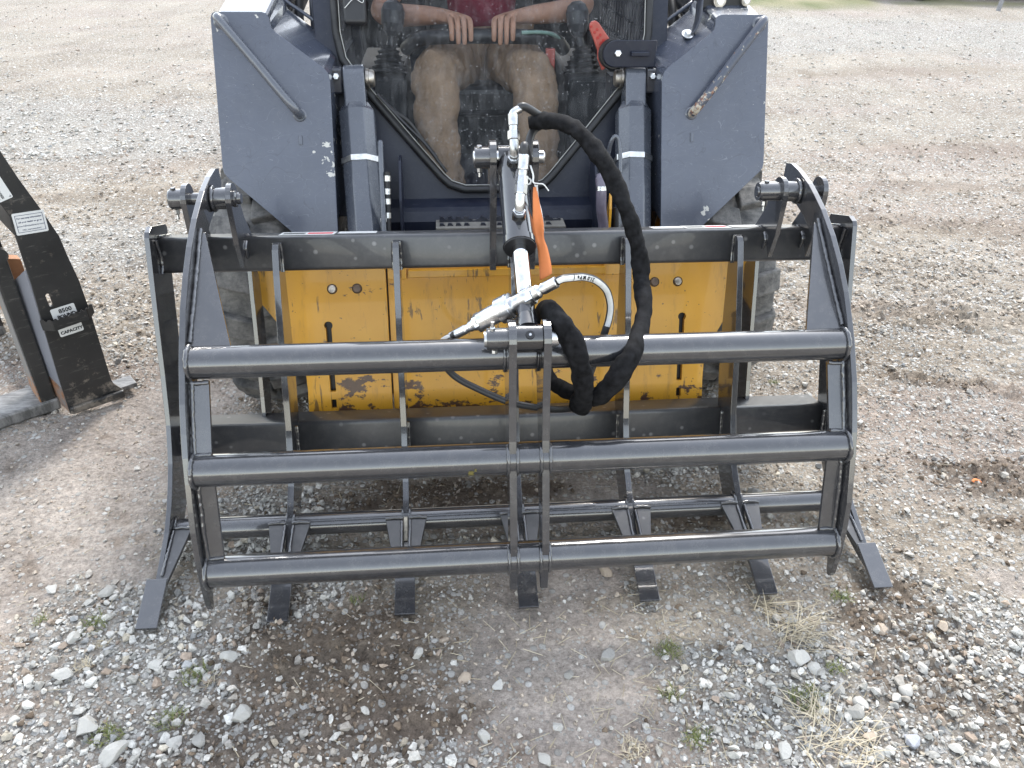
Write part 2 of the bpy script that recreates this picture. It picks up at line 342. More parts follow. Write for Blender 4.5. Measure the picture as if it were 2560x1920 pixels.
M['navy_in2'] = paint('loader_front_paint', (.010, .013, .025), .4, .0, .14, dustcol=(.12, .12, .12), scratch=.15, spec=.35)
M['zinc_light'] = metal('bright_band_steel', (.78, .77, .74), .28, .1)
M['dustmetal'] = plain('dusty_step', (.17, .16, .14), .8, .3)
M['trim'] = plain('seal_edge', (.32, .32, .30), .4, .3)
M['red_dark'] = plain('red_plastic_recess', (.34, .025, .02), .5, .12)
M['console'] = plain('grey_console_plastic', (.014, .015, .017), .85, .2, 30, .2)
M['knob'] = plain('grey_lever_knob', (.035, .037, .042), .45, .2, 30, .1)
def mat_bar_rusty():
    m, t, p = nmat('grab_bar_worn_to_rust'); co = coords(t)
    geo = t.nodes.new('ShaderNodeNewGeometry'); sep = t.nodes.new('ShaderNodeSeparateXYZ'); t.links.new(geo.outputs['Position'], sep.inputs[0])
    mr = N(t, 'ShaderNodeMapRange'); t.links.new(sep.outputs['Z'], mr.inputs[0]); mr.inputs[1].default_value = 1.10; mr.inputs[2].default_value = .97; mr.inputs[3].default_value = -.14; mr.inputs[4].default_value = .06
    ad = N(t, 'ShaderNodeMath', operation='ADD'); t.links.new(noise(t, co, 55, 5, .65), ad.inputs[0]); t.links.new(mr.outputs[0], ad.inputs[1])
    worn = mix(t, ramp(t, noise(t, co, 80, 4), [(.45, 0), (.6, 1)]), (.42, .39, .32), (.17, .065, .03))
    c = mix(t, ramp(t, ad.outputs[0], [(.50, 0), (.53, 1)]), (.058, .066, .088), worn); t.links.new(c, p.inputs['Base Color']); p.inputs['Roughness'].default_value = .4; return m
M['bar_rusty'] = mat_bar_rusty()
M['flange_skylit'] = paint('fork_flange_skylit_grey', (.19, .195, .22), .3, .3, .1)  # flange coloured pale grey to carry the sky's reflection
M['stakewood'] = plain('grey_stake_wood', (.22, .22, .23), .85, .2, 30, .3)
M['carpaint'] = paint('dark_car_paint', (.012, .014, .02), .15, .8, .05)
M['smear'] = plain('yellow_green_smear', (.14, .12, .035), .6, .4, 90, .1)
M['bare'] = plain('bare_scraped_metal', (.42, .38, .31), .45, .35, 120, .2)
M['pinrust'] = plain('rusty_pin_end', (.15, .105, .075), .55, .3, 80, .2)
# ------------------------------------------------------------------ driver
person = empty('person', (0, 2.06, .89), 'person in tan trousers and maroon shirt seated in the cab, hands on lap bar', 'person')
def skin(name, nodes, edges, mat, root=0, sub=3, smooth=True):
    me = bpy.data.meshes.new(name); me.from_pydata([n[0] for n in nodes], edges, []); me.update()
    o = bpy.data.objects.new(name, me); COL.objects.link(o); me.materials.append(mat); put(o, person)
    sm = o.modifiers.new('skin', 'SKIN'); sm.use_smooth_shade = True; sm.branch_smoothing = .6
    sv = me.skin_vertices[0].data
    for i, nd in enumerate(nodes): r = nd[1]; sv[i].radius = r if hasattr(r, '__len__') else (r, r); sv[i].use_root = (i == root)
    ss = o.modifiers.new('sub', 'SUBSURF'); ss.levels = sub; ss.render_levels = sub
    dg = bpy.context.evaluated_depsgraph_get(); m2 = bpy.data.meshes.new_from_object(o.evaluated_get(dg)); o.modifiers.clear(); o.data = m2; m2.name = name
    return o
bn = [((0, 2.14, .97), .11), ((0, 2.18, 1.12), .12), ((0, 2.19, 1.32), .13), ((0, 2.15, 1.49), .055), ((0, 2.12, 1.58), .075), ((0, 2.10, 1.70), .085), ((0, 2.10, 1.78), .05)]
be = [(0, 1), (1, 2), (2, 3), (3, 4), (4, 5), (5, 6)]
def add(p, r, par): bn.append((p, r)); be.append((par, len(bn)-1)); return len(bn)-1
for s, hx in ((-1, -.108), (1, .066)):
    hip = add((s*.09, 2.08, .93), .085, 0); kn = add((-.195 if s < 0 else .165, 1.64, .965), .06, hip); an = add((-.165 if s < 0 else .195, 1.44, .55), .04, kn); add((-.165 if s < 0 else .20, 1.33, .50), .035, an)
    sh = add((s*.19, 2.15, 1.41), .06, 2); el = add((s*.41, 2.02, 1.12 if s < 0 else 1.15), .046, sh)
    fm = add((s*.32+hx*.1, 1.93, 1.125 if s < 0 else 1.145), .045, el)
    wr = add((hx+s*.062, 1.805, 1.140), (.033, .030), fm); pm = add((hx+s*.026, 1.765, 1.145), (.036, .026), wr)
    for k in range(4):
        fx = hx+s*(.026-.0225*k); ln = (.058, .070, .072, .060)[k]
        kx = add((fx, 1.722-.004*(k in (1, 2)), 1.142-.004*(k in (0, 3))), .0118, pm)
        m1 = add((fx-s*.003, 1.692, 1.128-.003*(k in (0, 3))), .0108, kx); m2 = add((fx-s*.004, 1.681, 1.128-ln*.55), .0100, m1); add((fx-s*.004, 1.684, 1.128-ln), .0085, m2)
    t1 = add((hx-s*.028, 1.755, 1.122), .014, pm); add((hx-s*.045, 1.725, 1.100), .010, t1)
body = skin('body', bn, be, M['skin'])
tn = [((0, 2.14, .95), .15)]; te = []
for s in (-1, 1):
    b = len(tn); kx = -.195 if s < 0 else .165
    tn += [((s*.10, 2.04, .94), .118), ((kx*.85, 1.80, .955), .100), ((kx, 1.655, .962), (.090, .086)), ((kx*.98, 1.585, .89), (.084, .078)), ((kx*.95+.005*s, 1.52, .74), (.079, .074)), ((-.165 if s < 0 else .195, 1.455, .60), (.076, .07)), ((-.165 if s < 0 else .195, 1.44, .56), (.074, .07))]
    te += [(0, b)]+[(b+i, b+i+1) for i in range(6)]
tr = skin('trousers', tn, te, M['trouser'])
tx = bpy.data.textures.new('folds', 'CLOUDS'); tx.noise_scale = .075; tx.noise_depth = 3
dm = tr.modifiers.new('folds', 'DISPLACE'); dm.texture = tx; dm.strength = .05; dm.mid_level = .5
sn = [((0, 2.14, 1.0), .155), ((0, 2.18, 1.14), .155), ((0, 2.19, 1.32), .16), ((0, 2.16, 1.46), .075)]; se = [(0, 1), (1, 2), (2, 3)]
for s in (-1, 1): b = len(sn); sn += [((s*.20, 2.15, 1.40), .085), ((s*.30, 2.10, 1.28), .072)]; se += [(2, b), (b, b+1)]
skin('shirt', sn, se, M['shirt'])
for s in (-1, 1):
    x = -.165 if s < 0 else .20; skin('boot', [((x, 1.45, .585), .055), ((x, 1.44, .52), .055), ((x, 1.36, .50), .05), ((x, 1.30, .492), .042)], [(0, 1), (1, 2), (2, 3)], M['boot'])
skin('hair', [((0, 2.135, 1.70), .088), ((0, 2.12, 1.77), .072)], [(0, 1)], M['hair'])
for s in (-1, 1): MB().rings((s*.032, 2.022, 1.665), (s*.032, 2.012, 1.665), [(0, .013), (1, .006)], 12).build('eye', M['ink'], body)
MB().rings((0, 2.03, 1.66), (0, 1.998, 1.632), [(0, .008), (1, .015)], 12).build('nose', M['skin'], body); MB().box((0, 2.022, 1.603), (.045, .012, .010)).build('mouth', M['shirt'], body, .003)
for s in (-1, 1): MB().rings((s*.082, 2.11, 1.66), (s*.098, 2.115, 1.665), [(0, .026), (.6, .028), (1, .018)], 14).build('ear', M['skin'], body)
# ------------------------------------------------------------------ ground
def _hash(ix, iy, s):
    n = (ix.astype(np.int64)*374761393 + iy.astype(np.int64)*668265263 + s*974634777) & 0x7fffffff
    n = ((n ^ (n >> 13))*1274126177) & 0x7fffffff
    return ((n ^ (n >> 16)) & 0xffff)/65535.0
def vn(x, y, f, s=0):
    x = np.asarray(x, float)*f; y = np.asarray(y, float)*f
    ix = np.floor(x); iy = np.floor(y); fx = x-ix; fy = y-iy; fx = fx*fx*(3-2*fx); fy = fy*fy*(3-2*fy)
    a = _hash(ix, iy, s); b = _hash(ix+1, iy, s); c = _hash(ix, iy+1, s); d = _hash(ix+1, iy+1, s)
    return (a*(1-fx)+b*fx)*(1-fy)+(c*(1-fx)+d*fx)*fy
def fbm(x, y, f, o=4, s=0, g=.5):
    v = 0; a = 1; t = 0
    for i in range(o): v = v+a*vn(x, y, f*2**i, s+i*17); t += a; a *= g
    return v/t
def blob(x, y, cx, cy, rx, ry, rot=0, soft=.5, s=0):
    dx = x-cx; dy = y-cy; c, sn = math.cos(R(rot)), math.sin(R(rot)); u = (dx*c+dy*sn)/rx; v = (-dx*sn+dy*c)/ry
    d = np.sqrt(u*u+v*v) + (fbm(x, y, 5/max(.3, min(rx, ry)*2), 4, 91+s)-.5)*1.1
    return np.clip((1+soft*.5-d)/soft, 0, 1)
def zones(x, y):
    z = np.zeros_like(np.asarray(x, float)); mx = np.maximum
    mud = z.copy()
    for b in ((-.47, -.14, .25, .20, 15), (-.62, -.30, .22, .12, 30), (-.33, -.31, .2, .07, 20), (-.22, .44, .34, .11, 5), (.93, -.08, .13, .13, 0), (.92, -.27, .16, .10, -20), (1.12, -.36, .2, .1, 0), (1.55, .42, .25, .09, -15), (1.62, .16, .3, .06, -20), (-.62, .06, .10, .09, 0), (.52, .32, .16, .05, 0), (2.0, 1.5, .5, .12, -12), (2.6, 2.6, .9, .18, -10), (4.6, 7.2, 1.3, .35, 8), (-2.1, 4.0, .9, .20, 5), (-1.5, 3.3, .7, .12, 0), (-1.35, 2.3, .35, .12, 8), (3.6, 4.2, .9, .2, -8), (-2.7, 3.2, .9, .1, 4), (3.0, 3.3, .5, .1, -5), (5.5, 5.2, 1.0, .15, -5), (1.75, .95, .3, .05, -20)):
        mud = mx(mud, blob(x, y, *b))
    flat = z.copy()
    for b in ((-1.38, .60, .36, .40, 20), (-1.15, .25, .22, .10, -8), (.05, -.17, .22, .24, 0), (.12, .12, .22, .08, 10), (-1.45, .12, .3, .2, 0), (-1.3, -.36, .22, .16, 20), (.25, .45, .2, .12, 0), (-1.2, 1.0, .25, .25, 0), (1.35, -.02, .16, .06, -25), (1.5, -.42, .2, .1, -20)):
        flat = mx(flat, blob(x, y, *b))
    grav = z.copy()
    for b in ((-.88, -.2, .24, .18, 20), (-.92, -.06, .30, .17, -25), (-.86, -.33, .36, .16, 0), (-.35, -.37, .2, .05, 0), (-.72, .36, .20, .16, 0), (-.6, .1, .12, .1, 0), (.72, -.33, .34, .20, 0), (1.02, -.22, .25, .22, 0), (.45, -.22, .14, .1, 0), (-3.2, 4.9, 2.4, .9, -6), (-4.6, 4.4, 2.0, 1.0, 0), (-1.7, 2.5, .6, .35, 0), (7.5, 10.2, 4.5, 1.6, -8), (9.5, 8.5, 3.0, 1.2, 0), (4.5, 9.2, 2.0, .7, 0), (.5, .62, .2, .1, 0)):
        grav = mx(grav, blob(x, y, *b))
    grass = np.clip((y-13.0-.05*x+1.6*(fbm(x, y, .6, 3, 5)-.5))/.7, 0, 1)*np.clip((x-2.5)/2, 0, 1)*(fbm(x, y, 1.7, 3, 8) > .36)
    grass = np.maximum(grass, blob(x, y, -8, 15.5, 5, .6)*.8)
    mud = mud*(1-grav*.2); flat = flat*(1-mud*.7)*(1-grav*.6)
    return mud, flat, grav, grass
def ground_h(x, y):
    mud, flat, grav, grass = zones(x, y)
    near = np.exp(-np.maximum(0, np.hypot(x, y-.3)-2.5)/3)
    h = (fbm(x, y, 1.1, 3, 3)-.5)*.030*(1-.7*np.exp(-((x/1.2)**2+((y-.1)/.4)**2)))
    h = h+(fbm(x, y, .35, 2, 13)-.5)*.08*np.clip((np.hypot(x, y)-2.5)/3, 0, 1)
    rid = 1-np.abs(2*fbm(x*.55+y*.12, y*1.7, 4.0, 3, 23)-1)
    rd2 = 1-np.abs(2*fbm(x+.3*y, y*1.3, 9.0, 4, 223, .6)-1); h = h+(rd2-.72)*.030*np.clip(.35+.65*(np.hypot(x*.8, y-.2)-.7), .25, 1)*(1-.5*flat)*np.exp(-np.maximum(0, np.hypot(x, y)-5)/4)
    h = h+(rid-.75)*.022*(1-flat*.6)*np.clip((y-.9)/1.2+.25, .15, 1)
    cl = fbm(x, y, 26, 3, 31, .6); h = h+np.clip(cl-.47, 0, 1)*(.020+.055*mud)*(1-.45*flat)*near
    h = h+(fbm(x, y, 70, 2, 41)-.5)*(.006+.007*mud)*near*(1-.25*flat)
    h = h+mud*.008*(fbm(x, y, 8, 2, 51)-.35)
    def ss(a, lo, hi): t = np.clip((a-lo)/(hi-lo), 0, 1); return t*t*(3-2*t)
    h = h-.085*ss(y, .42, 1.05)*(1-ss(y, 3.2, 5.0))*np.exp(-np.abs(x/1.15)**4)      # the loader has sunk the ground under its wheels
    return h-.008
def axis(lo, hi, step, a, b, g):
    c = list(np.arange(lo, hi, step)); s = step; v = c[-1]
    while v < b: s *= g; v += s; c.append(v)
    s = step; v = c[0]
    while v > a: s *= g; v -= s; c.insert(0, v)
    return np.array(c)
gx = axis(-1.9, 2.3, .0098, -420, 420, 1.06); gy = axis(-.62, 2.0, .0098, -60, 600, 1.055)
GX, GY = np.meshgrid(gx, gy); GZ = ground_h(GX, GY)
far = np.clip((np.hypot(GX, GY)-25)/40, 0, 1); GZ = GZ*(1-far)
def npmesh(name, V, F, smooth=True):
    me = bpy.data.meshes.new(name); k = F.shape[1]
    me.vertices.add(len(V)); me.vertices.foreach_set('co', np.ascontiguousarray(V, np.float32).ravel())
    me.loops.add(F.size); me.loops.foreach_set('vertex_index', np.ascontiguousarray(F, np.int32).ravel())
    me.polygons.add(len(F)); me.polygons.foreach_set('loop_start', np.arange(0, F.size, k, dtype=np.int32)); me.polygons.foreach_set('loop_total', np.full(len(F), k, np.int32))
    me.polygons.foreach_set('use_smooth', np.full(len(F), smooth)); me.update(calc_edges=True); me.validate(); return me
def setcol(me, name, C):
    a = me.color_attributes.new(name, 'FLOAT_COLOR', 'POINT'); a.data.foreach_set('color', np.ascontiguousarray(np.c_[C, np.ones(len(C))] if C.shape[1] == 3 else C, np.float32).ravel())
ny, nx = GX.shape; idx = np.arange(ny*nx).reshape(ny, nx)
GF = np.stack([idx[:-1, :-1], idx[:-1, 1:], idx[1:, 1:], idx[1:, :-1]], -1).reshape(-1, 4)
gme = npmesh('ground', np.stack([GX, GY, GZ], -1).reshape(-1, 3), GF)
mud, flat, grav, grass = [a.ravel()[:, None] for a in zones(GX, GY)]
xr, yr = GX.ravel(), GY.ravel()
def lerp(a, b, t): return a*(1-t)+b*t
v1 = fbm(xr, yr, 2.3, 4, 61)[:, None]; v2 = fbm(xr*.5, yr*2.0, 1.2, 4, 71)[:, None]; v3 = fbm(xr, yr, 14, 3, 81)[:, None]
C = lerp(np.array([[.30, .25, .195]]), np.array([[.44, .385, .315]]), np.clip(v1*1.6-.3, 0, 1))
C = lerp(C, np.array([[.38, .31, .265]]), np.clip(v2*2.4-1.0, 0, .7))
C = lerp(C, np.array([[.47, .41, .36]])*(.82+.3*v3), flat*.8)  # pale packed dirt, its colour lightened further to offset the machine's shade
C = lerp(C, np.array([[.30, .28, .25]]), grav*.6)
farm = np.clip(1-(np.hypot(xr, yr)[:, None]-1.35)/1.2, .28, 1)
v4 = fbm(xr, yr*1.6, 5.0, 4, 171, .65)[:, None]; C = C*(.60+.55*v4)
rv = (1-np.abs(2*fbm(xr+.3*yr, yr*1.3, 9.0, 4, 223, .6)-1))[:, None]; C = lerp(C, C*np.array([[.66, .62, .58]]), np.clip((.64-rv)*3.2, 0, 1)*(1-grass))
C = lerp(C, np.array([[.13, .10, .075]])*(.7+.7*v3), mud*.82*farm)
C = lerp(C, lerp(np.array([[.13, .16, .05]]), np.array([[.34, .31, .18]]), np.clip(fbm(xr, yr, 3, 3, 99)[:, None]*2-.6, 0, 1)), grass*.85)
C = C*np.clip(1-(np.hypot(xr, yr)[:, None]-2.5)*.05, .80, 1)      # soil evenly darkened with distance, offsetting too bright light on the far yard
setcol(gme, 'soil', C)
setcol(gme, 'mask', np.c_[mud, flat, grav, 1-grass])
def mat_ground():
    m, t, p = nmat('gravelly_dirt'); co = coords(t)
    at = N(t, 'ShaderNodeVertexColor', layer_name='soil'); mk = N(t, 'ShaderNodeVertexColor', layer_name='mask')
    sp = t.nodes.new('ShaderNodeSeparateColor'); t.links.new(mk.outputs['Color'], sp.inputs[0])
    c = mix(t, ramp(t, noise(t, co, 60, 8, .75), [(.3, .62), (.72, 1.35)]), (0, 0, 0), at.outputs['Color'], 'MIX')
    nz = ramp(t, noise(t, co, 75, 8, .78), [(.28, .35), (.5, .95), (.75, 1.6)])
    c = mix(t, 1.0, at.outputs['Color'], nz, 'MULTIPLY')
    hs = None
    # embedded small stones, two sizes; fewer on packed dirt and mud
    for sc, thr, col0, col1 in ((115.0, .40, (.26, .245, .22), (.54, .525, .49)), (46.0, .34, (.30, .285, .26), (.64, .625, .59))):
        v = N(t, 'ShaderNodeTexVoronoi', Scale=sc); t.links.new(scaled(t, co, (1, 1, .35)), v.inputs['Vector'])
        dome = ramp(t, v.outputs['Distance'], [(0, 1), (thr, .55), (thr+.10, 0)])
        selr = t.nodes.new('ShaderNodeSeparateColor'); t.links.new(v.outputs['Color'], selr.inputs[0])
        # selection: random < density, density from masks
        de = N(t, 'ShaderNodeMath', operation='MULTIPLY_ADD'); t.links.new(sp.outputs[1], de.inputs[0]); de.inputs[1].default_value = -.42; de.inputs[2].default_value = .55
        de2 = N(t, 'ShaderNodeMath', operation='MULTIPLY_ADD'); t.links.new(sp.outputs[0], de2.inputs[0]); de2.inputs[1].default_value = -.40; t.links.new(de.outputs[0], de2.inputs[2])
        de3 = N(t, 'ShaderNodeMath', operation='MULTIPLY_ADD'); t.links.new(sp.outputs[2], de3.inputs[0]); de3.inputs[1].default_value = .4; t.links.new(de2.outputs[0], de3.inputs[2])
        lt = N(t, 'ShaderNodeMath', operation='LESS_THAN'); t.links.new(selr.outputs[0], lt.inputs[0]); t.links.new(de3.outputs[0], lt.inputs[1])
        f = N(t, 'ShaderNodeMath', operation='MULTIPLY'); t.links.new(dome, f.inputs[0]); t.links.new(lt.outputs[0], f.inputs[1])
        fs = ramp(t, f.outputs[0], [(.1, 0), (.4, .85)])
        f2 = N(t, 'ShaderNodeMath', operation='MULTIPLY'); t.links.new(fs, f2.inputs[0]); t.links.new(mk.outputs['Alpha'], f2.inputs[1])
        sc_ = mix(t, selr.outputs[1], col0, col1)
        c = mix(t, f2.outputs[0], c, sc_)
        if hs is None: hs = f.outputs[0]
        else:
            a = N(t, 'ShaderNodeMath', operation='MULTIPLY_ADD'); t.links.new(f.outputs[0], a.inputs[0]); a.inputs[1].default_value = 2.2; t.links.new(hs, a.inputs[2]); hs = a.outputs[0]
    t.links.new(c, p.inputs['Base Color']); p.inputs['Roughness'].default_value = .95; p.inputs['Specular IOR Level'].default_value = .2
    a = N(t, 'ShaderNodeMath', operation='MULTIPLY_ADD'); t.links.new(noise(t, co, 130, 8, .75), a.inputs[0]); a.inputs[1].default_value = 1.1; t.links.new(hs, a.inputs[2])
    b2 = N(t, 'ShaderNodeMath', operation='MULTIPLY_ADD'); t.links.new(noise(t, scaled(t, co, (.8, 1.2, 1)), 17, 9, .74), b2.inputs[0]); b2.inputs[1].default_value = 6.0; t.links.new(a.outputs[0], b2.inputs[2])
    bump(t, p, b2.outputs[0], 1.0, .0045)
    return m
M['ground'] = mat_ground()
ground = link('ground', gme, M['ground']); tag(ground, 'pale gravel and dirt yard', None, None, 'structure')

# stones -------------------------------------------------------------------
def hull_template(n, seedv, flatz=.7, jit=.25):
    rg = np.random.default_rng(seedv); P = rg.normal(size=(n, 3)); P /= np.linalg.norm(P, axis=1)[:, None]; P *= (1+jit*(rg.random((n, 1))-.6))
    P *= np.array([1, rg.uniform(.62, .95), rg.uniform(.45, .8)*flatz/.7])
    bm = bmesh.new(); [bm.verts.new(q) for q in P]; bmesh.ops.convex_hull(bm, input=bm.verts)
    for v in [v for v in bm.verts if not v.link_faces]: bm.verts.remove(v)
    bmesh.ops.triangulate(bm, faces=bm.faces); bm.verts.index_update()
    V = np.array([v.co[:] for v in bm.verts]); F = np.array([[q.index for q in f.verts] for f in bm.faces]); bm.free(); return V, F
SMALL = [hull_template(11, 100+i) for i in range(9)]; MID = [hull_template(13, 200+i, .7, .5) for i in range(10)]; FLAT = [hull_template(11, 300+i, .42) for i in range(9)]
def rots(n, rg, tilt=.35):
    a = rg.uniform(0, 2*math.pi, n); b = rg.normal(0, tilt, n); c = rg.normal(0, tilt, n)
    ca, sa, cb, sb, cc, sc = np.cos(a), np.sin(a), np.cos(b), np.sin(b), np.cos(c), np.sin(c); z = np.zeros(n); o = np.ones(n)
    Rz = np.stack([ca, -sa, z, sa, ca, z, z, z, o], -1).reshape(n, 3, 3); Rx = np.stack([o, z, z, z, cb, -sb, z, sb, cb], -1).reshape(n, 3, 3); Ry = np.stack([cc, z, sc, z, o, z, -sc, z, cc], -1).reshape(n, 3, 3)
    return Rz @ Rx @ Ry
def scatter(name, x, y, r, temps, cols, mat, rg, sink=.25, smooth=False):
    n = len(x); z = ground_h(x, y); Rm = rots(n, rg); tid = rg.integers(0, len(temps), n); Vs, Fs, Cs = [], [], []; off = 0
    for k, (V, F) in enumerate(temps):
        q = np.where(tid == k)[0]
        if not len(q): continue
        P = np.einsum('nij,vj->nvi', Rm[q], V)*r[q][:, None, None]; P[:, :, 0] += x[q][:, None]; P[:, :, 1] += y[q][:, None]; P[:, :, 2] += (z[q]+r[q]*sink)[:, None]
        Vs.append(P.reshape(-1, 3)); Fs.append((F[None]+(np.arange(len(q))*len(V))[:, None, None]+off).reshape(-1, 3)); Cs.append(np.repeat(cols[q], len(V), 0)); off += len(q)*len(V)
    me = npmesh(name, np.concatenate(Vs), np.concatenate(Fs), smooth); setcol(me, 'tint', np.concatenate(Cs)); return link(name, me, mat)
def mat_stone():
    m, t, p = nmat('crushed_limestone'); co = coords(t); at = N(t, 'ShaderNodeVertexColor', layer_name='tint')
    nz = ramp(t, noise(t, co, 120, 6, .7), [(.3, .62), (.7, 1.25)]); c = mix(t, 1.0, at.outputs['Color'], nz, 'MULTIPLY')
    c = mix(t, ramp(t, noise(t, co, 33, 4), [(.55, 0), (.75, .35)]), c, (.24, .19, .14))
    t.links.new(c, p.inputs['Base Color']); p.inputs['Roughness'].default_value = .9; p.inputs['Specular IOR Level'].default_value = .25
    bump(t, p, noise(t, co, 210, 6, .7), .5, .002); return m
M['stone'] = mat_stone()
def stonecols(n, rg, x, y):
    mud, flat, grav, grass = zones(x, y)
    t = rg.random((n, 1))**1.3; C = lerp(np.array([[.58, .565, .525]]), np.array([[.30, .29, .262]]), t)
    k = rg.random(n); C[k < .10] = np.array([.30, .24, .19])*(.8+.4*rg.random((np.sum(k < .10), 1))); C[(k > .10) & (k < .17)] *= np.array([1.0, .93, .82]); C[(k > .17) & (k < .23)] *= np.array([.62, .64, .68])
    C = lerp(C, np.array([[.22, .17, .125]]), (np.clip(mud*.75, 0, 1)*rg.random(n)**1.5)[:, None]); C = lerp(C, np.array([[.40, .34, .28]]), ((flat*.5+.2*(1-grav))*rg.random(n))[:, None])
    return C
def inview(x, y, m=.35):
    dx = x+.175; dy = y+1.308; dz = -1.49
    fwd = dx*_fw.x+dy*_fw.y+dz*_fw.z; u = (dx*_rt.x+dy*_rt.y+dz*_rt.z)/fwd; v = (dx*_up.x+dy*_up.y+dz*_up.z)/fwd
    return (fwd > 0) & (np.abs(u) < .666*(1+m)) & (v < .52) & (v > -.5*(1+m*.5)) & ~((np.abs(x) < .75) & (y > 1.5) & (y < 3.4))
def layer(n, x0, x1, y0, y1, r0, r1, pw, w, temps, name, mat, seedv, power=False, sink=.25):
    rg = np.random.default_rng(seedv)
    if power: y = y0*(y1/y0)**rg.random(n); x = rg.uniform(-1, 1, n)*(y+1.3)*.92+.03*y
    else: x = rg.uniform(x0, x1, n); y = rg.uniform(y0, y1, n)
    mud, flat, grav, grass = zones(x, y); clump = .35+1.1*fbm(x, y, 5, 3, 151)
    acc = np.clip((w[0]+w[1]*grav+w[2]*flat+w[3]*mud)*clump*(1-.55*mud), 0, 1)*(1-grass*.9); keep = (rg.random(n) < acc) & inview(x, y); x, y = x[keep], y[keep]
    r = r0+(r1-r0)*rg.random(len(x))**pw
    return x, y, r, rg
gsets = []
for args in ((56000, -1.75, 1.8, -.62, 1.5, .0030, .0078, 1.6, (.28, .72, -.22, -.06), SMALL, 'n1', None, 1),
             (25000, -1.75, 1.8, -.62, 1.5, .0055, .0155, 2.6, (.05, .92, -.04, .03), MID, 'n2', None, 2),
             (34000, 0, 0, 1.3, 4.2, .005, .015, 2.0, (.62, .45, -.35, -.35), FLAT, 'm1', None, 3, True),
             (30000, 0, 0, 3.8, 13.5, .009, .026, 1.8, (.45, .58, -.25, -.32), FLAT, 'f1', None, 4, True)):
    x, y, r, rg = layer(*args); gsets.append((x, y, r, args[9], rg))
for i, (x, y, r, temps, rg) in enumerate(gsets):
    nm = ('gravel_fines', 'gravel_stones', 'gravel_middle_yard', 'gravel_far_yard')[i]
    o = scatter(nm, x, y, r, temps, stonecols(len(x), rg, x, y), M['stone'], rg, (.3, .36, .1, .05)[i])
    tag(o, ('fine pale limestone chips strewn over the dirt', 'loose grey and white crushed limestone gravel around the grapple', 'fine gravel scattered across the middle of the yard', 'pale gravel covering the far yard')[i], 'gravel', None, 'stuff')
# crumbs of dark soil
rg = np.random.default_rng(5); x = rg.uniform(-1.5, 1.8, 26000); y = rg.uniform(-.62, 1.3, 26000); mud, flat, grav, grass = zones(x, y)
k = (rg.random(26000) < mud*.62+.03*(1-flat)) & inview(x, y); x, y = x[k], y[k]
cl = np.array([[.13, .098, .07]])*(.6+.9*rg.random((len(x), 1)))
dk = [(x, y, .003+.009*rg.random(len(x))**2.5, cl)]
for nn_, y0_, y1_, r0_, r1_, pw_ in ((22000, -.62, 1.6, .003, .009, False), (22000, 1.4, 4.5, .006, .016, True)):
    if pw_: y = y0_*(y1_/y0_)**rg.random(nn_); x = rg.uniform(-1, 1, nn_)*(y+1.3)*.92+.03*y
    else: x = rg.uniform(-1.75, 2.0, nn_); y = rg.uniform(y0_, y1_, nn_)
    mud, flat, grav, grass = zones(x, y); k = (rg.random(nn_) < (.75-.6*grav-.3*flat)*np.clip(2.2*fbm(x, y, 6, 3, 333)-.55, 0, 1)) & inview(x, y); x, y = x[k], y[k]
    dk.append((x, y, r0_+(r1_-r0_)*rg.random(len(x))**2.2, np.array([[.40, .34, .275]])*(.65+.5*rg.random((len(x), 1)))))
x, y, rr_, cl = [np.concatenate(a) for a in zip(*dk)]
o = scatter('soil_crumbs', x, y, rr_, SMALL, cl, M['stone'], rg, .2); tag(o, 'brown crumbs and clods of churned soil', 'soil', None, 'stuff')
# big single stones ----------------------------------------------------------
def rock_mesh(name, seedv, sub=4):
    rg = np.random.default_rng(seedv); bm = bmesh.new(); bmesh.ops.create_icosphere(bm, subdivisions=sub, radius=1)
    V = np.array([v.co[:] for v in bm.verts]); D = rg.normal(size=(13, 3)); D /= np.linalg.norm(D, axis=1)[:, None]; h = rg.uniform(.50, .85, 13)
    for d, hh in zip(D, h):            # cut facets
        q = V @ d; over = np.clip(q-hh, 0, None); V = V-over[:, None]*d*.99
    V *= np.array([1, rg.uniform(.68, .95), rg.uniform(.5, .75)])
    for i in range(3):
        w = rg.normal(size=3)*(3+3*i); V += (np.sin(V @ w+rg.uniform(0, 6))*.035/(1+i))[:, None]*V
    for v, c in zip(bm.verts, V): v.co = c
    me = bpy.data.meshes.new(name); bm.to_mesh(me); bm.free(); me.polygons.foreach_set('use_smooth', [False]*len(me.polygons)); me.materials.append(M['stone']); return me
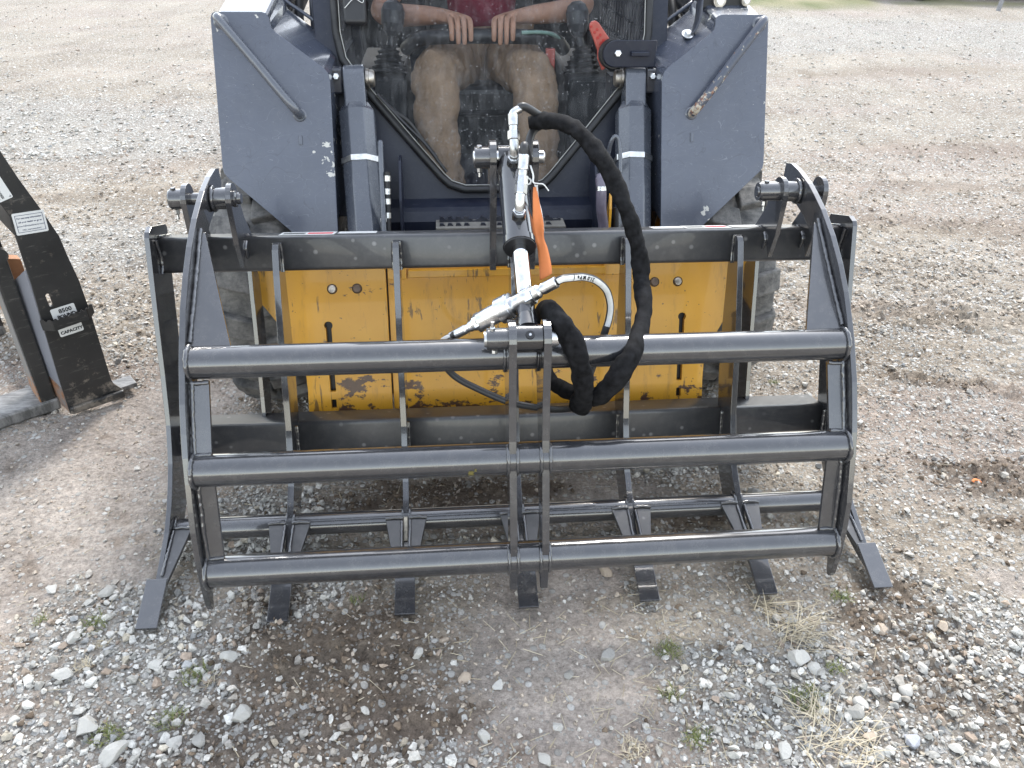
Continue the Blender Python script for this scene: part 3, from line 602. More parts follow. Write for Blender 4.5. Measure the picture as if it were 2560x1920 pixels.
BIG = [(-0.963,-0.248,.026,'largest grey limestone lump in the bottom left gravel'),(-0.885,-0.313,.027,'big cream white stone at the bottom edge, left corner'),(-1.066,-0.109,.020,'flat oval grey stone left of the white gravel bed'),(-1.082,-0.004,.019,'flat bluish white stone below the left foot pad, far left'),(-1.058,0.135,.021,'long flat pale stone just left of the left foot pad'),(-1.196,0.156,.017,'blocky white stone alone on the dirt left of the grapple'),(-0.647,-0.244,.024,'large angular grey stone on dark soil at bottom left'),(-0.720,-0.293,.017,'angular pale stone near the bottom edge, left of the big grey one'),(-0.770,-0.296,.017,'slab shaped light stone near bottom edge in left gravel'),(-0.866,-0.095,.018,'white veined stone in the middle of the left gravel bed'),(-0.707,-0.084,.019,'upright grey stone at the edge of the dark soil'),(-0.210,-0.067,.011,'small tan stone on dark soil below the third foot pad'),(-0.270,-0.112,.017,'flat greenish grey stone lying on dark soil, bottom centre'),(-0.168,-0.178,.016,'pinkish brown angular stone beside the dark soil'),(-0.090,-0.201,.016,'bright white angular stone at the edge of dark soil'),(-0.128,-0.324,.016,'long grey stone leaning in the bottom centre dirt'),(0.171,-0.138,.019,'half buried grey stone in packed dirt, bottom centre'),(0.074,-0.183,.014,'pale round stone on packed dirt below the middle foot pad'),(0.028,-0.311,.014,'grey stone alone on dirt near the bottom centre'),(0.217,0.125,.019,'round tan stone left of the fifth foot pad'),(-0.008,-0.384,.016,'pale broad stone at the bottom edge, centre'),(0.618,-0.178,.028,'long layered white stone beside the straw clump'),(0.650,-0.212,.021,'squarish brown stone just below the layered white stone'),(0.780,-0.401,.021,'blue grey triangular stone at bottom right'),(0.683,-0.326,.023,'tall pale wedge stone by the green tuft, bottom right'),(0.711,-0.305,.017,'smooth light grey stone above the pale wedge stone'),(0.678,-0.267,.016,'dull grey upright stone beside the green tuft at right'),(0.864,-0.107,.017,'brown stone half sunk in dark soil at right'),(1.013,-0.113,.017,'round tan stone in dark soil, far right'),(0.903,-0.222,.015,'white edged grey stone among the right gravel'),(0.798,-0.299,.014,'knobbly white stone in the right gravel'),(0.833,-0.279,.019,'broad grey stone leaning on smaller ones, right gravel'),(0.694,-0.383,.017,'tall narrow tan stone near bottom right edge'),(0.697,-0.421,.017,'pale angular stone touching the bottom edge, right'),(0.498,-0.400,.018,'white stone under straw at the bottom edge, right'),(0.865,-0.422,.016,'pale pointed stone at the bottom edge, far right'),(1.011,-0.204,.013,'dark charcoal stone among pale gravel at right'),(0.727,0.404,.022,'angular grey stone seen between the tines at right')]
BM = [rock_mesh('stone', 400+i) for i in range(9)]
for i, (x, y, r, lab) in enumerate(BIG):
    me = BM[i % 9].copy(); t = RNG.random()
    c = np.array([.45, .435, .40])*(1-.35*t)
    if 'brown' in lab or 'tan' in lab: c = np.array([.40, .33, .26])
    if 'blue grey' in lab: c = np.array([.34, .35, .38])
    if 'charcoal' in lab: c = np.array([.10, .10, .105])
    if 'white' in lab: c = np.array([.47, .455, .42])
    setcol(me, 'tint', np.tile(c, (len(me.vertices), 1)))
    o = link('stone', me, None); o.location = (x, y, float(ground_h(np.array([x]), np.array([y]))[0])+r*.30); o.scale = (r*1.15, r*1.15, r*1.15); o.rotation_euler = (RNG.uniform(-.3, .3), RNG.uniform(-.3, .3), RNG.uniform(0, 6.28))
    tag(o, lab, 'stone', 'larger stones lying on the yard')

# grass and straw -------------------------------------------------------------
def mat_blade(name, a, b):
    m, t, p = nmat(name); at = N(t, 'ShaderNodeVertexColor', layer_name='tint'); c = mix(t, at.outputs['Color'], a, b); t.links.new(c, p.inputs['Base Color']); p.inputs['Roughness'].default_value = .6; p.inputs['Specular IOR Level'].default_value = .3; return m
M['green'] = mat_blade('green_grass', (.065, .095, .022), (.22, .22, .08)); M['straw'] = mat_blade('dry_straw', (.34, .285, .19), (.56, .49, .365))
def blades(name, cx, cy, n, rad, ln, w, lean, mat, seedv, dirn=None):
    rg = np.random.default_rng(seedv); V = []; F = []; C = []
    A = rg.uniform(0, 6.28, n); D = rad*rg.random(n)**.7; XX = cx+D*np.cos(A); YY = cy+D*np.sin(A)*.8; ZZ = ground_h(XX, YY)
    for i in range(n):
        x, y, z = XX[i], YY[i], ZZ[i]
        th = rg.uniform(0, 6.28) if dirn is None else dirn+rg.normal(0, .9); L = ln*rg.uniform(.45, 1.15); le = lean*rg.uniform(.5, 1.2)
        dv = np.array([math.cos(th), math.sin(th), 0]); s = np.array([-math.sin(th), math.cos(th), 0])*w*rg.uniform(.6, 1.2); b = len(V); m = rg.random()
        for k in range(4):
            t = k/3; q = np.array([x, y, z-.002])+dv*L*math.sin(le)*t**1.3+np.array([0, 0, L*math.cos(le)*t*(1-.35*t*min(1, le))+.003]); ww = (1-t)**.7 if k < 3 else 0.08
            V += [q-s*ww, q+s*ww]; C += [m, m]
        for k in range(3): F.append((b+2*k, b+2*k+1, b+2*k+3, b+2*k+2))
    me = npmesh(name, np.array(V), np.array(F)); C = np.array(C); setcol(me, 'tint', np.c_[C, C, C]); return link(name, me, mat)
TUFT = [(-1.052,.036,.035,'green tuft left of the left foot pad'),(-1.011,-.02,.02,'brownish small tuft just below the left foot pad'),(-.774,-.127,.036,'green and straw tuft at the edge of the left gravel'),(-.794,-.236,.036,'low green tuft in the lower left gravel'),(-.914,-.267,.034,'dark green tuft beside the largest grey stone'),(-1.028,-.087,.022,'tiny dry tuft between stones on the left'),(.807,-.002,.030,'bright green tuft below the right foot pad'),(.596,-.283,.044,'largest bright green tuft at bottom right'),(.695,-.213,.026,'yellow green tuft beside the brown stone'),(.318,-.135,.034,'green tuft in the gravel right of centre'),(.294,-.249,.026,'flat pale tuft in shade right of centre'),(.32,-.361,.032,'green tuft near the bottom edge, right of centre'),(.185,-.374,.032,'dry yellow tuft at the bottom edge, centre right'),(-.732,-.142,.022,'small straw coloured tuft on dark soil'),(-1.184,.056,.02,'faint green tuft at the left margin'),(1.05,1.079,.022,'tiny green tuft seen through the right clamp arm'),(-.427,.071,.018,'small tuft behind the second foot pad')]
for i, (x, y, r, lab) in enumerate(TUFT):
    dry = 'dry' in lab or 'straw coloured' in lab or 'brownish' in lab
    o = blades('grass_tuft', x, y, int(80*(r/.03)**1.5), r, .016+r*.30, .0011, .95, M['straw'] if dry else M['green'], 900+i); tag(o, lab, 'grass', 'grass tufts growing in the gravel')
for x, y, n, r, L, dr, lab in ((.60, -.01, 70, .045, .09, -.7, 'pale dry straw clump below the sixth foot pad'), (.645, -.10, 100, .075, .10, -.4, 'large flattened straw clump beside the layered white stone'), (.62, -.395, 80, .09, .09, .3, 'dry straw clump at the bottom edge, right'), (.60, -.33, 60, .06, .085, 1.8, 'thin scattered straw clump by the green tuft')):
    o = blades('straw_clump', x, y, n, r, L, .0015, 1.38, M['straw'], int(abs(x*1000+y*777)), dr); tag(o, lab, 'straw', 'dry straw clumps')
rg = np.random.default_rng(77); V = []; F = []; C = []
XX = np.r_[rg.normal(.35, .28, 300), rg.uniform(-1.3, 1.4, 220)]; YY = np.r_[rg.uniform(-.5, .05, 300), rg.uniform(-.5, .8, 220)]; ZZ = ground_h(XX, YY)+.004
for i in range(520):
    x, y, z = XX[i], YY[i], ZZ[i]; th = rg.uniform(0, 6.28); L = rg.uniform(.012, .05); w = .0007; d = np.array([math.cos(th), math.sin(th), rg.normal(0, .08)])*L/2; s = np.array([-math.sin(th), math.cos(th), 0])*w; c = np.array([x, y, z]); b = len(V)
    V += [c-d-s, c-d+s, c+d+s, c+d-s, c-d+[0, 0, .0012], c+d+[0, 0, .0012]]; F += [(b, b+3, b+5, b+4), (b+1, b+4, b+5, b+2), (b, b+1, b+2, b+3)]; C += [rg.random()]*6
me = npmesh('straw_litter', np.array(V), np.array(F), False); C = np.array(C); setcol(me, 'tint', np.c_[C, C, C]); tag(link('straw_litter', me, M['straw']), 'loose straws littered over the dirt', 'straw', None, 'stuff')
# ------------------------------------------------------------------ grapple attachment
grapple = empty('grapple_rake', (0, .35, 0), 'dark grey steel rake grapple mounted on the loader, tines on the ground', 'grapple')
S12 = .3048; TAU = R(17); TB = R(15); E_DN = Vector((0, -math.sin(TB), -math.cos(TB))); E_BK = Vector((0, math.cos(TB), -math.sin(TB)))
BP = Vector((0, .619, .756))
def rrect(p0, w, h, r, n=5):            # rounded tube section; p0 front-top corner, w back, h down -> (y,z)
    out = []
    for cx, cy, a0 in ((w-r, r, -90), (w-r, h-r, 0), (r, h-r, 90), (r, r, 180)):
        for k in range(n):
            a = R(a0+90*k/(n-1)); q = p0+E_BK*(cx+r*math.cos(a))+E_DN*(cy+r*math.sin(a)); out.append((q.y, q.z))
    return out
def smooth_prism(name, poly, x0, x1, mat, parent):
    b = MB().prism(poly, x0, x1); o = b.build(name, mat, parent); me = o.data
    me.polygons.foreach_set('use_smooth', [len(p.vertices) == 4 for p in me.polygons]); return o
beam = smooth_prism('top_beam', rrect(BP, .092, .0915, .011), -.908, .908, M['paint_spots'], grapple)
P2 = BP+E_DN*.511
lbeam = smooth_prism('lower_beam', rrect(P2, .10, .089, .011), -.908, .908, M['paint_spots'], grapple)
tube4 = MB().tube([(-.908+i*.1816/2, .279, .075) for i in range(21)], .0295, 32).build('cross_tube', M['paint'], grapple)
SIDE = [(.120, .052), (.134, .060), (.232, .107), (.285, .148), (.322, .186), (.360, .232), (.409, .321), (.455, .445), (.508, .602), (.570, .775), (.580, .786), (.604, .792), (.70, .764), (.706, .752), (.665, .640), (.615, .50), (.57, .385), (.52, .265), (.45, .15), (.40, .098), (.34, .057), (.25, .022), (.12, .006), (.03, .006), (.015, .016)]
TINE = [(.120, .050), (.212, .062), (.270, .105), (.335, .160), (.384, .242), (.409, .290), (.445, .40), (.480, .51), (.548, .675), (.576, .735), (.586, .744), (.614, .742), (.628, .70), (.606, .60), (.590, .52), (.572, .445), (.545, .35), (.505, .25), (.46, .16), (.425, .095), (.362, .047), (.25, .020), (.12, .006), (.03, .006), (.015, .016)]
def foot(parent, x, w=.050):
    # hard pad welded on top of the tine tip
    a = Vector((0, 0.0, .020)); b = Vector((0, .118, .062)); up = Vector((0, -.335, .942))*.0125; h = w/2
    pts = [a+Vector((x-h, 0, 0)), a+Vector((x+h, 0, 0)), b+Vector((x+h, 0, 0)), b+Vector((x-h, 0, 0))]
    MB().hexa([p-up*.9 for p in pts]+[p for p in pts]).build('foot_pad', M['paint'], parent, .0012)
for i in range(-3, 4):
    x = i*S12; s = -1 if i < 0 else 1
    if abs(i) == 3:
        p = MB().prism(SIDE, x-.0064, x+.0064).build('side_plate', M['paint'], grapple, .001)
        if i == 3: p['label'] = 'right outer side plate of the lower frame'
        else: p['label'] = 'left outer side plate of the lower frame'
    else:
        p = MB().prism(TINE, x-.0082, x+.0082).build('tine', M['paint'], grapple, .001)
        weld('weld_bead', [(x-.0095, .606, .742), (x-.0105, .60, .70), (x-.0100, .592, .668)], .0045, M['weld'], p, i+5)
        weld('weld_bead', [(x+.0095, .606, .742), (x+.0105, .60, .70), (x+.0100, .592, .668)], .0045, M['weld'], p, i+15)
        weld('weld_bead', [(x-.0095, .470, .262), (x-.010, .448, .185)], .004, M['weld'], p, i+25)
        weld('weld_bead', [(x+.0095, .470, .262), (x+.010, .448, .185)], .004, M['weld'], p, i+35)
    foot(p, x)
    # wing gussets from the cross tube down to the pad
    for sd in (-1, 1):
        if abs(i) == 3 and sd == s: continue
        x0 = x+sd*.0075; x1 = x+sd*.054; x2 = x+sd*.026; t = Vector((0, .10, -.0099*3)).normalized()*.010
        top = [Vector((x0, .259, .098)), Vector((x1, .259, .098)), Vector((x2, .112, .058)), Vector((x0, .112, .058))]
        MB().hexa([q-Vector((0, .003, .010)) for q in top]+top).build('gusset', M['paint_spots'], p, .001)
        weld('weld_bead', [(x0, .258, .100), ((x0+x1)/2, .259, .101), (x1, .258, .099)], .0048, M['weld'], p, i*3+sd)
        weld('weld_bead', [(x0+sd*.003, .250, .098), (x0+sd*.003, .19, .082), (x0+sd*.003, .125, .064)], .0042, M['weld'], p, i*7+sd)
    weld('weld_bead', [(x-(.0095 if i > -3 else -.0095), .285+.032*math.cos(a), .075+.032*math.sin(a)) for a in [R(60+d) for d in range(0, 200, 40)]], .0042, M['weld'], p, 60+i)
    if i not in (-3, 3): weld('weld_bead', [(x+.0095, .285+.032*math.cos(a), .075+.032*math.sin(a)) for a in [R(60+d) for d in range(0, 200, 40)]], .0042, M['weld'], p, 70+i)
for s in (-1, 1):
    weld('weld_bead', [(s*.905, .600, .757), (s*.904, .606, .70), (s*.905, .592, .668)], .0050, M['weld'], beam, 81+s)
    weld('weld_bead', [(s*.904, .622, .758), (s*.903, .66, .745), (s*.904, .70, .732)], .005, M['weld'], beam, 91+s)
    weld('weld_bead', [(s*.905, .462, .258), (s*.904, .445, .185)], .005, M['weld'], lbeam, 95+s)
# one tine is scraped to bare metal where it meets the cross tube
MB().hexa([(-S12-.0062, .2095, .0625), (-S12+.0040, .2095, .0625), (-S12+.0040, .2600, .1005), (-S12-.0062, .2600, .1005), (-S12-.0058, .2078, .0650), (-S12+.0036, .2078, .0650), (-S12+.0036, .2584, .1028), (-S12-.0058, .2584, .1028)]).build('bare_patch', M['bare'], grapple)
# flanges that hook on the loader's quick attach plate
for s in (-1, 1):
    f = [(.672, .665), (.700, .655), (.735, .60), (.705, .45), (.655, .30), (.60, .19), (.545, .165), (.535, .21), (.565, .30), (.61, .45)]
    MB().prism(f, s*.706-.006, s*.706+.006).build('attach_flange', M['paint'], grapple, .001)

# clamp (upper jaw)
T1, T2, T3 = (.197, .629), (.076, .425), (.010, .184)
clampf = [(.690, .912), (.660, .919), (.61, .915), (.54, .902), (.50, .889), (.444, .868), (.37, .829), (.305, .784), (.25, .737), (.2, .682), (.166, .640), (.118, .572), (.086, .516), (.062, .470), (.040, .415), (.018, .355), (.002, .31), (-.012, .24), (-.020, .168), (-.021, .105), (-.016, .090)]
clampb = [(-.006, .088), (.008, .120), (.040, .20), (.080, .30), (.118, .40), (.160, .48), (.212, .56), (.262, .63), (.318, .69), (.385, .745), (.455, .79), (.53, .822), (.60, .838), (.665, .850), (.69, .875)]
PIV = (.585, .868)
for s in (-1, 1):
    arm = MB().prism(clampf+clampb, s*.7425, s*.7555).build('clamp_arm', M['paint'], grapple, .0012)
    arm['label'] = ('left' if s < 0 else 'right')+' curved side arm of the clamp'
    # stiffener plates between the tubes and the tall triangular gusset above
    def strip(x0, x1, a, b, nm='stiffener', th=.009):
        a, b = Vector((0, *a)), Vector((0, *b)); d = (b-a).normalized(); n = Vector((0, -d.z, d.y)); n = n if n.y < 0 else -n
        q = [a+Vector((s*x1, 0, 0)), a+Vector((s*x0, 0, 0)), b+Vector((s*x0, 0, 0)), b+Vector((s*x1, 0, 0))]
        return MB().hexa([p-n*th for p in q]+q).build(nm, M['paint'], arm, .001)
    strip(.744, .700, (.168, .600), (.083, .458)); strip(.744, .700, (.060, .392), (.012, .222))
    ga, gb = Vector((0, .435, .838)), Vector((0, .208, .664)); d = (gb-ga).normalized(); n = Vector((0, -abs(d.z), abs(d.y))); 
    q = [ga+Vector((s*.744, 0, 0)), ga+Vector((s*.728, 0, 0)), gb+Vector((s*.652, 0, 0)), gb+Vector((s*.744, 0, 0))]
    MB().hexa([p+Vector((0, .006, -.008)) for p in q]+q).build('gusset', M['paint'], arm, .001)
    weld('weld_bead', [(s*.738, .440, .845), (s*.738, .36, .783), (s*.738, .28, .722), (s*.738, .212, .672)], .0050, M['weld'], arm, 101+s)
    weld('weld_bead', [(s*.736, .166, .600), (s*.737, .125, .53), (s*.736, .083, .458)], .0050, M['weld'], arm, 103+s)
    weld('weld_bead', [(s*.736, .060, .392), (s*.737, .035, .31), (s*.736, .012, .222)], .0058, M['weld'], arm, 105+s)
    weld('weld_bead', [(s*.742, .165, .597), (s*.72, .164, .596), (s*.70, .165, .598)], .0052, M['weld'], arm, 107+s)
    weld('weld_bead', [(s*.742, .084, .460), (s*.72, .085, .461), (s*.70, .085, .461)], .0052, M['weld'], arm, 108+s)
    weld('weld_bead', [(s*.742, .013, .221), (s*.72, .012, .222), (s*.70, .013, .223)], .0055, M['weld'], arm, 109+s)
    for ty, tz in (T1, T2, T3): weld('weld_bead', [(s*.739, ty+.039*math.cos(R(a)), tz+.039*math.sin(R(a))) for a in range(40, 290, 25)], .0052, M['weld'], arm, int(ty*1000)+s)
    # pivot tube welded to the arm, lugs on the beam, pin and boss
    MB().cyl((s*.703, *PIV), (s*.7425, *PIV), .0265, 28).build('pivot_tube', M['paint'], arm, .001)
    weld('weld_bead', [(s*.737, PIV[0]+.028*math.cos(R(a)), PIV[1]+.028*math.sin(R(a))) for a in range(0, 361, 30)], .0055, M['weld'], arm, 111+s)
    for lx in (.6955, .8005):
        lug = [(.570, .69), (.552, .76), (.548, .868)] + [(PIV[0]+.037*math.cos(R(a)), PIV[1]+.037*math.sin(R(a))) for a in range(180, -1, -15)] + [(.645, .80), (.690, .738), (.612, .738)]
        lg = MB().prism(lug, s*lx-.0065, s*lx+.0065).build('pivot_lug', M['paint'], grapple, .0012)
        weld('weld_bead', [(s*lx-s*.008, .608, .70), (s*lx-s*.008, .603, .735), (s*lx-s*.008, .65, .748)], .005, M['weld'], lg, 120)
        if lx < .7: MB().rings((s*.6885, *PIV), (s*.6805, *PIV), [(0, .021), (.6, .021), (1, .017)], 24).build('washer', M['paint'], lg)
    pin = MB().rings((s*(.672 if s < 0 else .63), *PIV), (s*(.845 if s < 0 else .810), *PIV), [(0, .0125), (.02, .0145), (1, .0145)], 20).build('pivot_pin', M['paint'], grapple)
    bossx = (.807, .842) if s < 0 else (.689, .634)
    b = MB().rings((s*bossx[0], *PIV), (s*bossx[1], *PIV), [(0, .0245), (.9, .0245), (1, .0225)], 28).build('pin_boss', M['paint'], grapple)
    xb = s*(bossx[0]*.35+bossx[1]*.65)
    hexbolt('bolt', (xb, PIV[0]-.006, PIV[1]-.024), (0, -.15, -1), .0062, .013, M['zinc'], b); MB().cyl((xb, PIV[0]-.007, PIV[1]-.03), (xb, PIV[0]-.010, PIV[1]-.048), .0036, 10).build('bolt_shank', M['zinc'], b)
    hexbolt('bolt', (xb, PIV[0]-.002, PIV[1]+.023), (0, 0, 1), .0062, .006, M['paint'], b)
for k, (ty, tz) in enumerate((T1, T2, T3)):
    o = MB().tube([(-.741+i*.0741, ty, tz) for i in range(21)], .0365, 40).build('clamp_tube', M['paint'], grapple)
    o['label'] = ('upper', 'middle', 'lower')[k]+' cross tube of the clamp'
def patch_on_tube(name, x0, x1, c, r, a0, a1, mat, par):
    n = 6; vs = [(x0+(x1-x0)*i/4+.002*math.sin(k*2.3+i), c[0]+r*math.cos(R(a0+(a1-a0)*k/n)), c[1]+r*math.sin(R(a0+(a1-a0)*k/n))) for i in range(5) for k in range(n+1)]
    return MB().add(vs, [(i*(n+1)+k, i*(n+1)+k+1, (i+1)*(n+1)+k+1, (i+1)*(n+1)+k) for i in range(4) for k in range(n)], True).build(name, mat, par)
patch_on_tube('paint_smear', -.142, -.130, T2, .0369, 186, 214, M['smear'], grapple)
patch_on_tube('paint_smear', -.128, -.124, T2, .0369, 176, 190, M['smear'], grapple)
PIN2 = (.132, .703)
cpf = [(PIN2[0]+.040*math.cos(R(a)), PIN2[1]+.040*math.sin(R(a))) for a in range(20, 200, 15)] + [(.088, .64), (.080, .56), (.062, .48), (.036, .40), (.008, .31), (-.012, .24), (-.022, .168), (-.020, .105), (-.010, .098)]
cpb = [(.004, .115), (.034, .19), (.060, .25), (.090, .33), (.125, .42), (.165, .50), (.205, .57), (.22, .625), (.212, .66), (.185, .69)]
for x in (-.042, .032):
    p = MB().prism(cpf+cpb, x-.0085, x+.0085).build('centre_plate', M['paint'], grapple, .0012)
    for ty, tz in (T1, T2, T3):
        for sd in (-1, 1): weld('weld_bead', [(x+sd*.0105, ty+.038*math.cos(R(a)), tz+.038*math.sin(R(a))) for a in range(90, 260, 24)], .0042, M['weld'], p, int(tz*100)+sd)
# stickers on the top of the beam
def on_beam(x, back, up=.0012): q = BP+E_BK*back-E_DN*up; return (x, q.y, q.z)
def sticker(x0, x1, b0, b1, red, nm):
    M_ = frame_plane(on_beam(x0, b0), (1, 0, 0), E_BK); w = x1-x0; h = b1-b0
    st = sheet('sticker', [[(0, 0), (w, 0), (w, h), (0, h)]], M_, .0006, M['label'], beam)
    if red:
        MB().hexa([(M_ @ Vector(p))[:] for p in [(w*.5, h*.25, .0001), (w*.95, h*.25, .0001), (w*.95, h*.7, .0001), (w*.5, h*.7, .0001), (w*.5, h*.25, .0004), (w*.95, h*.25, .0004), (w*.95, h*.7, .0004), (w*.5, h*.7, .0004)]]).build('sticker_print', M['inkred'], st)
        for k in range(3): MB().hexa([(M_ @ Vector(p))[:] for p in [(w*.05, h*(.2+.2*k), .0001), (w*.45, h*(.2+.2*k), .0001), (w*.45, h*(.3+.2*k), .0001), (w*.05, h*(.3+.2*k), .0001), (w*.05, h*(.2+.2*k), .0004), (w*.45, h*(.2+.2*k), .0004), (w*.45, h*(.3+.2*k), .0004), (w*.05, h*(.3+.2*k), .0004)]]).build('sticker_print', M['ink'], st)
sticker(-.607, -.465, .010, .078, True, 'l'); sticker(-.458, -.358, .03, .075, False, 'l'); sticker(.385, .47, .02, .07, False, 'r'); sticker(.455+.02, .60, .010, .078, True, 'r'); sticker(.61, .72, .03, .075, False, 'r')

# hydraulic cylinder between beam and clamp
CT = Vector((-.008, .600, .958)); CB = Vector((-.005, PIN2[0], PIN2[1])); CD = (CB-CT).normalized(); CL = (CB-CT).length
def cpt(d): return CT+CD*d
cyl = MB().rings(cpt(.012), cpt(.285), [(0, .033), (.06, .0362), (.93, .0362), (.931, .0388), (.995, .0388), (1, .036)], 40).build('hydraulic_cylinder', M['glossblack'], grapple)
MB().rings(cpt(.279), cpt(.288), [(0, .037), (1, .037)], 40).build('end_gland', M['black'], cyl)
MB().cyl(cpt(.28), cpt(.455), .0185, 32).build('piston_rod', M['chrome'], cyl)
MB().cyl((-.040, CT.y, CT.z), (.030, CT.y, CT.z), .029, 28).build('cylinder_eye', M['glossblack'], cyl, .001)
MB().rings(cpt(.44), cpt(.51), [(0, .020), (.5, .020), (1, .026)], 28).build('rod_end', M['glossblack'], cyl)
MB().cyl((-.033, *PIN2), (.0225, *PIN2), .030, 32).build('rod_eye', M['glossblack'], cyl, .0012)
gp = Vector((-.005, *PIN2))+Vector((0, -.75, .66)).normalized()*.029
MB().rings(gp, gp+Vector((0, -.75, .66)).normalized()*.004, [(0, .010), (1, .009)], 16).build('grease_port', M['black'], cyl); MB().cyl(gp, gp+Vector((0, -.75, .66)).normalized()*.006, .003, 10).build('grease_nipple', M['zinc'], cyl)
for a, b, nm in ((-.10, -.046, 'l'),):
    bs = MB().rings((-.0475, *PIN2), (-.096, *PIN2), [(0, .0235), (.92, .0235), (1, .0225)], 28).build('pin_boss', M['paint'], grapple); MB().cyl((-.095, *PIN2), (-.101, *PIN2), .017, 24).build('pin_end', M['zinc'], bs)
    hexbolt('bolt', (-.083, PIN2[0]-.002, PIN2[1]+.022), (0, 0, 1), .0065, .008, M['zinc'], bs); MB().cyl((-.083, PIN2[0]-.002, PIN2[1]+.028), (-.083, PIN2[0]-.002, PIN2[1]+.042), .004, 12).build('bolt_shank', M['zinc'], bs)
    hexbolt('bolt', (-.079, PIN2[0]-.010, PIN2[1]-.022), (0, -.3, -1), .0065, .008, M['zinc'], bs)
MB().rings((.036, *PIN2), (.060, *PIN2), [(0, .0185), (.9, .0185), (1, .016)], 24).build('clamp_pin', M['zinc'], grapple)
# upper cylinder lugs
for x, w in ((-.0535, .0085), (.0495, .0085)):
    lug = [(.575, .667), (.560, .95)] + [(CT.y+.042*math.cos(R(a)), CT.z+.042*math.sin(R(a))) for a in range(180, -1, -15)] + [(.665, .84), (.672, .742), (.612, .738)]
    MB().prism(lug, x-w, x+w).build('cylinder_lug', M['paint'], grapple, .0012)
MB().rings((-.102, CT.y, CT.z), (.076, CT.y, CT.z), [(0, .014), (.01, .0165), (.98, .0165), (1, .013)], 24).build('cylinder_pin', M['zinc'], grapple)
bs = MB().rings((-.060, CT.y, CT.z), (-.098, CT.y, CT.z), [(0, .0265), (.92, .0265), (1, .025)], 28).build('pin_boss', M['paint'], grapple)
hexbolt('bolt', (-.086, CT.y-.004, CT.z-.025), (0, -.1, -1), .0068, .011, M['zinc'], bs); MB().cyl((-.086, CT.y-.004, CT.z-.03), (-.086, CT.y-.006, CT.z-.046), .004, 12).build('bolt_shank', M['zinc'], bs); hexbolt('bolt', (-.086, CT.y-.002, CT.z+.024), (0, 0, 1), .007, .007, M['zinc'], bs)

# hydraulic fittings and hoses -------------------------------------------------
def fit(pts, name='fitting', parent=None):
    """list of (point, radius, sides) segments"""
    b = MB()
    for a, c, r0, r1, n in pts: b.rings(a, c, [(0, r0*.94), (.06, r0), (.94, r1), (1, r1*.94)], n)
    return b.build(name, M['zinc'], parent or grapple)
nrm = Vector((0, -.53, .85))            # away from the barrel, towards the viewer
pa = cpt(.055)+nrm*.034; MB().rings(pa-nrm*.004, pa+nrm*.016, [(0, .0165), (.5, .0155), (1, .0145)], 20).build('port_boss', M['glossblack'], cyl)
f1 = fit([(pa+nrm*.014, pa+nrm*.024, .0145, .0145, 6), (pa+nrm*.022, pa+nrm*.034, .011, .011, 16)])
A0 = pa+nrm*.036; A1 = A0+Vector((0, .012, .028)); MB().tube(spline([A0-nrm*.008, A0+Vector((0, .003, .010)), A1], 5), .0112, 16).build('elbow', M['zinc'], f1)
A2 = A1+Vector((0, .012, .018)); A3 = A2+Vector((-.001, .018, .034)); A4 = A3+Vector((.010, .008, .008))
fit([(A1, A2, .0145, .0145, 6), (A2, A2.lerp(A3, .3), .011, .011, 16), (A2.lerp(A3, .3), A3, .0125, .0125, 12)], 'hose_crimp', f1)
MB().tube(spline([A3-Vector((0, .005, .01)), A3, A3+Vector((.006, .004, .006)), A4+Vector((.008, .002, .002))], 6), .0095, 14).build('elbow', M['zinc'], f1)
pb = cpt(.222)+nrm*.034; MB().rings(pb-nrm*.006, pb+nrm*.016, [(0, .0175), (.5, .0165), (1, .015)], 20).build('port_boss', M['glossblack'], cyl)
f2 = fit([(pb+nrm*.014, pb+nrm*.024, .0148, .0148, 6), (pb+nrm*.022, pb+nrm*.030, .0112, .0112, 16)])
B0 = pb+nrm*.032; B1 = B0+Vector((.003, .016, .026)); MB().tube(spline([B0-nrm*.006, B0+Vector((.001, .004, .010)), B1], 5), .0112, 16).build('elbow', M['zinc'], f2)
B2 = B1+Vector((.003, .014, .018)); B3 = B2+Vector((.003, .010, .018)); B4 = B3+Vector((.005, .022, .040))
fit([(B1, B2, .0145, .0145, 6), (B2, B3, .0145, .0135, 6), (B3, B3.lerp(B4, .25), .0105, .0105, 16), (B3.lerp(B4, .25), B4, .0125, .0125, 12)], 'hose_crimp', f2)
hB = [B4-Vector((.001, .004, .008)), B4+Vector((.002, .012, .018)), (.029, .530, .975), (.031, .555, .999), (.036, .572, 1.014), (.046, .588, 1.026), (.062, .594, 1.036), (.09, .583, 1.045)]
MB().tube(spline(hB, 8), .0098, 16).build('hose', M['hose'], grapple)
MB().tube(spline([A4+Vector((.004, .002, .002)), A4+Vector((.02, .004, .006)), (.07, .588, 1.056), (.10, .57, 1.06)], 6), .0095, 14).build('hose', M['hose'], grapple)
sl = [(.033, .588, 1.044), (.052, .585, 1.047), (.074, .572, 1.052), (.103, .550, 1.054), (.134, .530, 1.045), (.162, .510, 1.023), (.190, .490, .993), (.217, .470, .955), (.240, .450, .911), (.260, .430, .867), (.279, .420, .818), (.292, .410, .773), (.299, .400, .728), (.298, .375, .702), (.292, .315, .679), (.272, .250, .656), (.238, .165, .648), (.210, .132, .625), (.184, .118, .590), (.156, .125, .553), (.128, .16, .530), (.096, .205, .520), (.066, .240, .523), (.046, .268, .55), (.036, .283, .60), (.034, .275, .665), (.040, .225, .722), (.054, .150, .742), (.077, .115, .718), (.097, .100, .675), (.109, .098, .629), (.117, .106, .580), (.118, .126, .538), (.116, .138, .514)]
sp = spline(sl, 9); rs = [.0248+.0016*math.sin(i*.13)+.0012*math.sin(i*.37+1)+.0006*math.sin(i*1.3) for i in range(len(sp))]
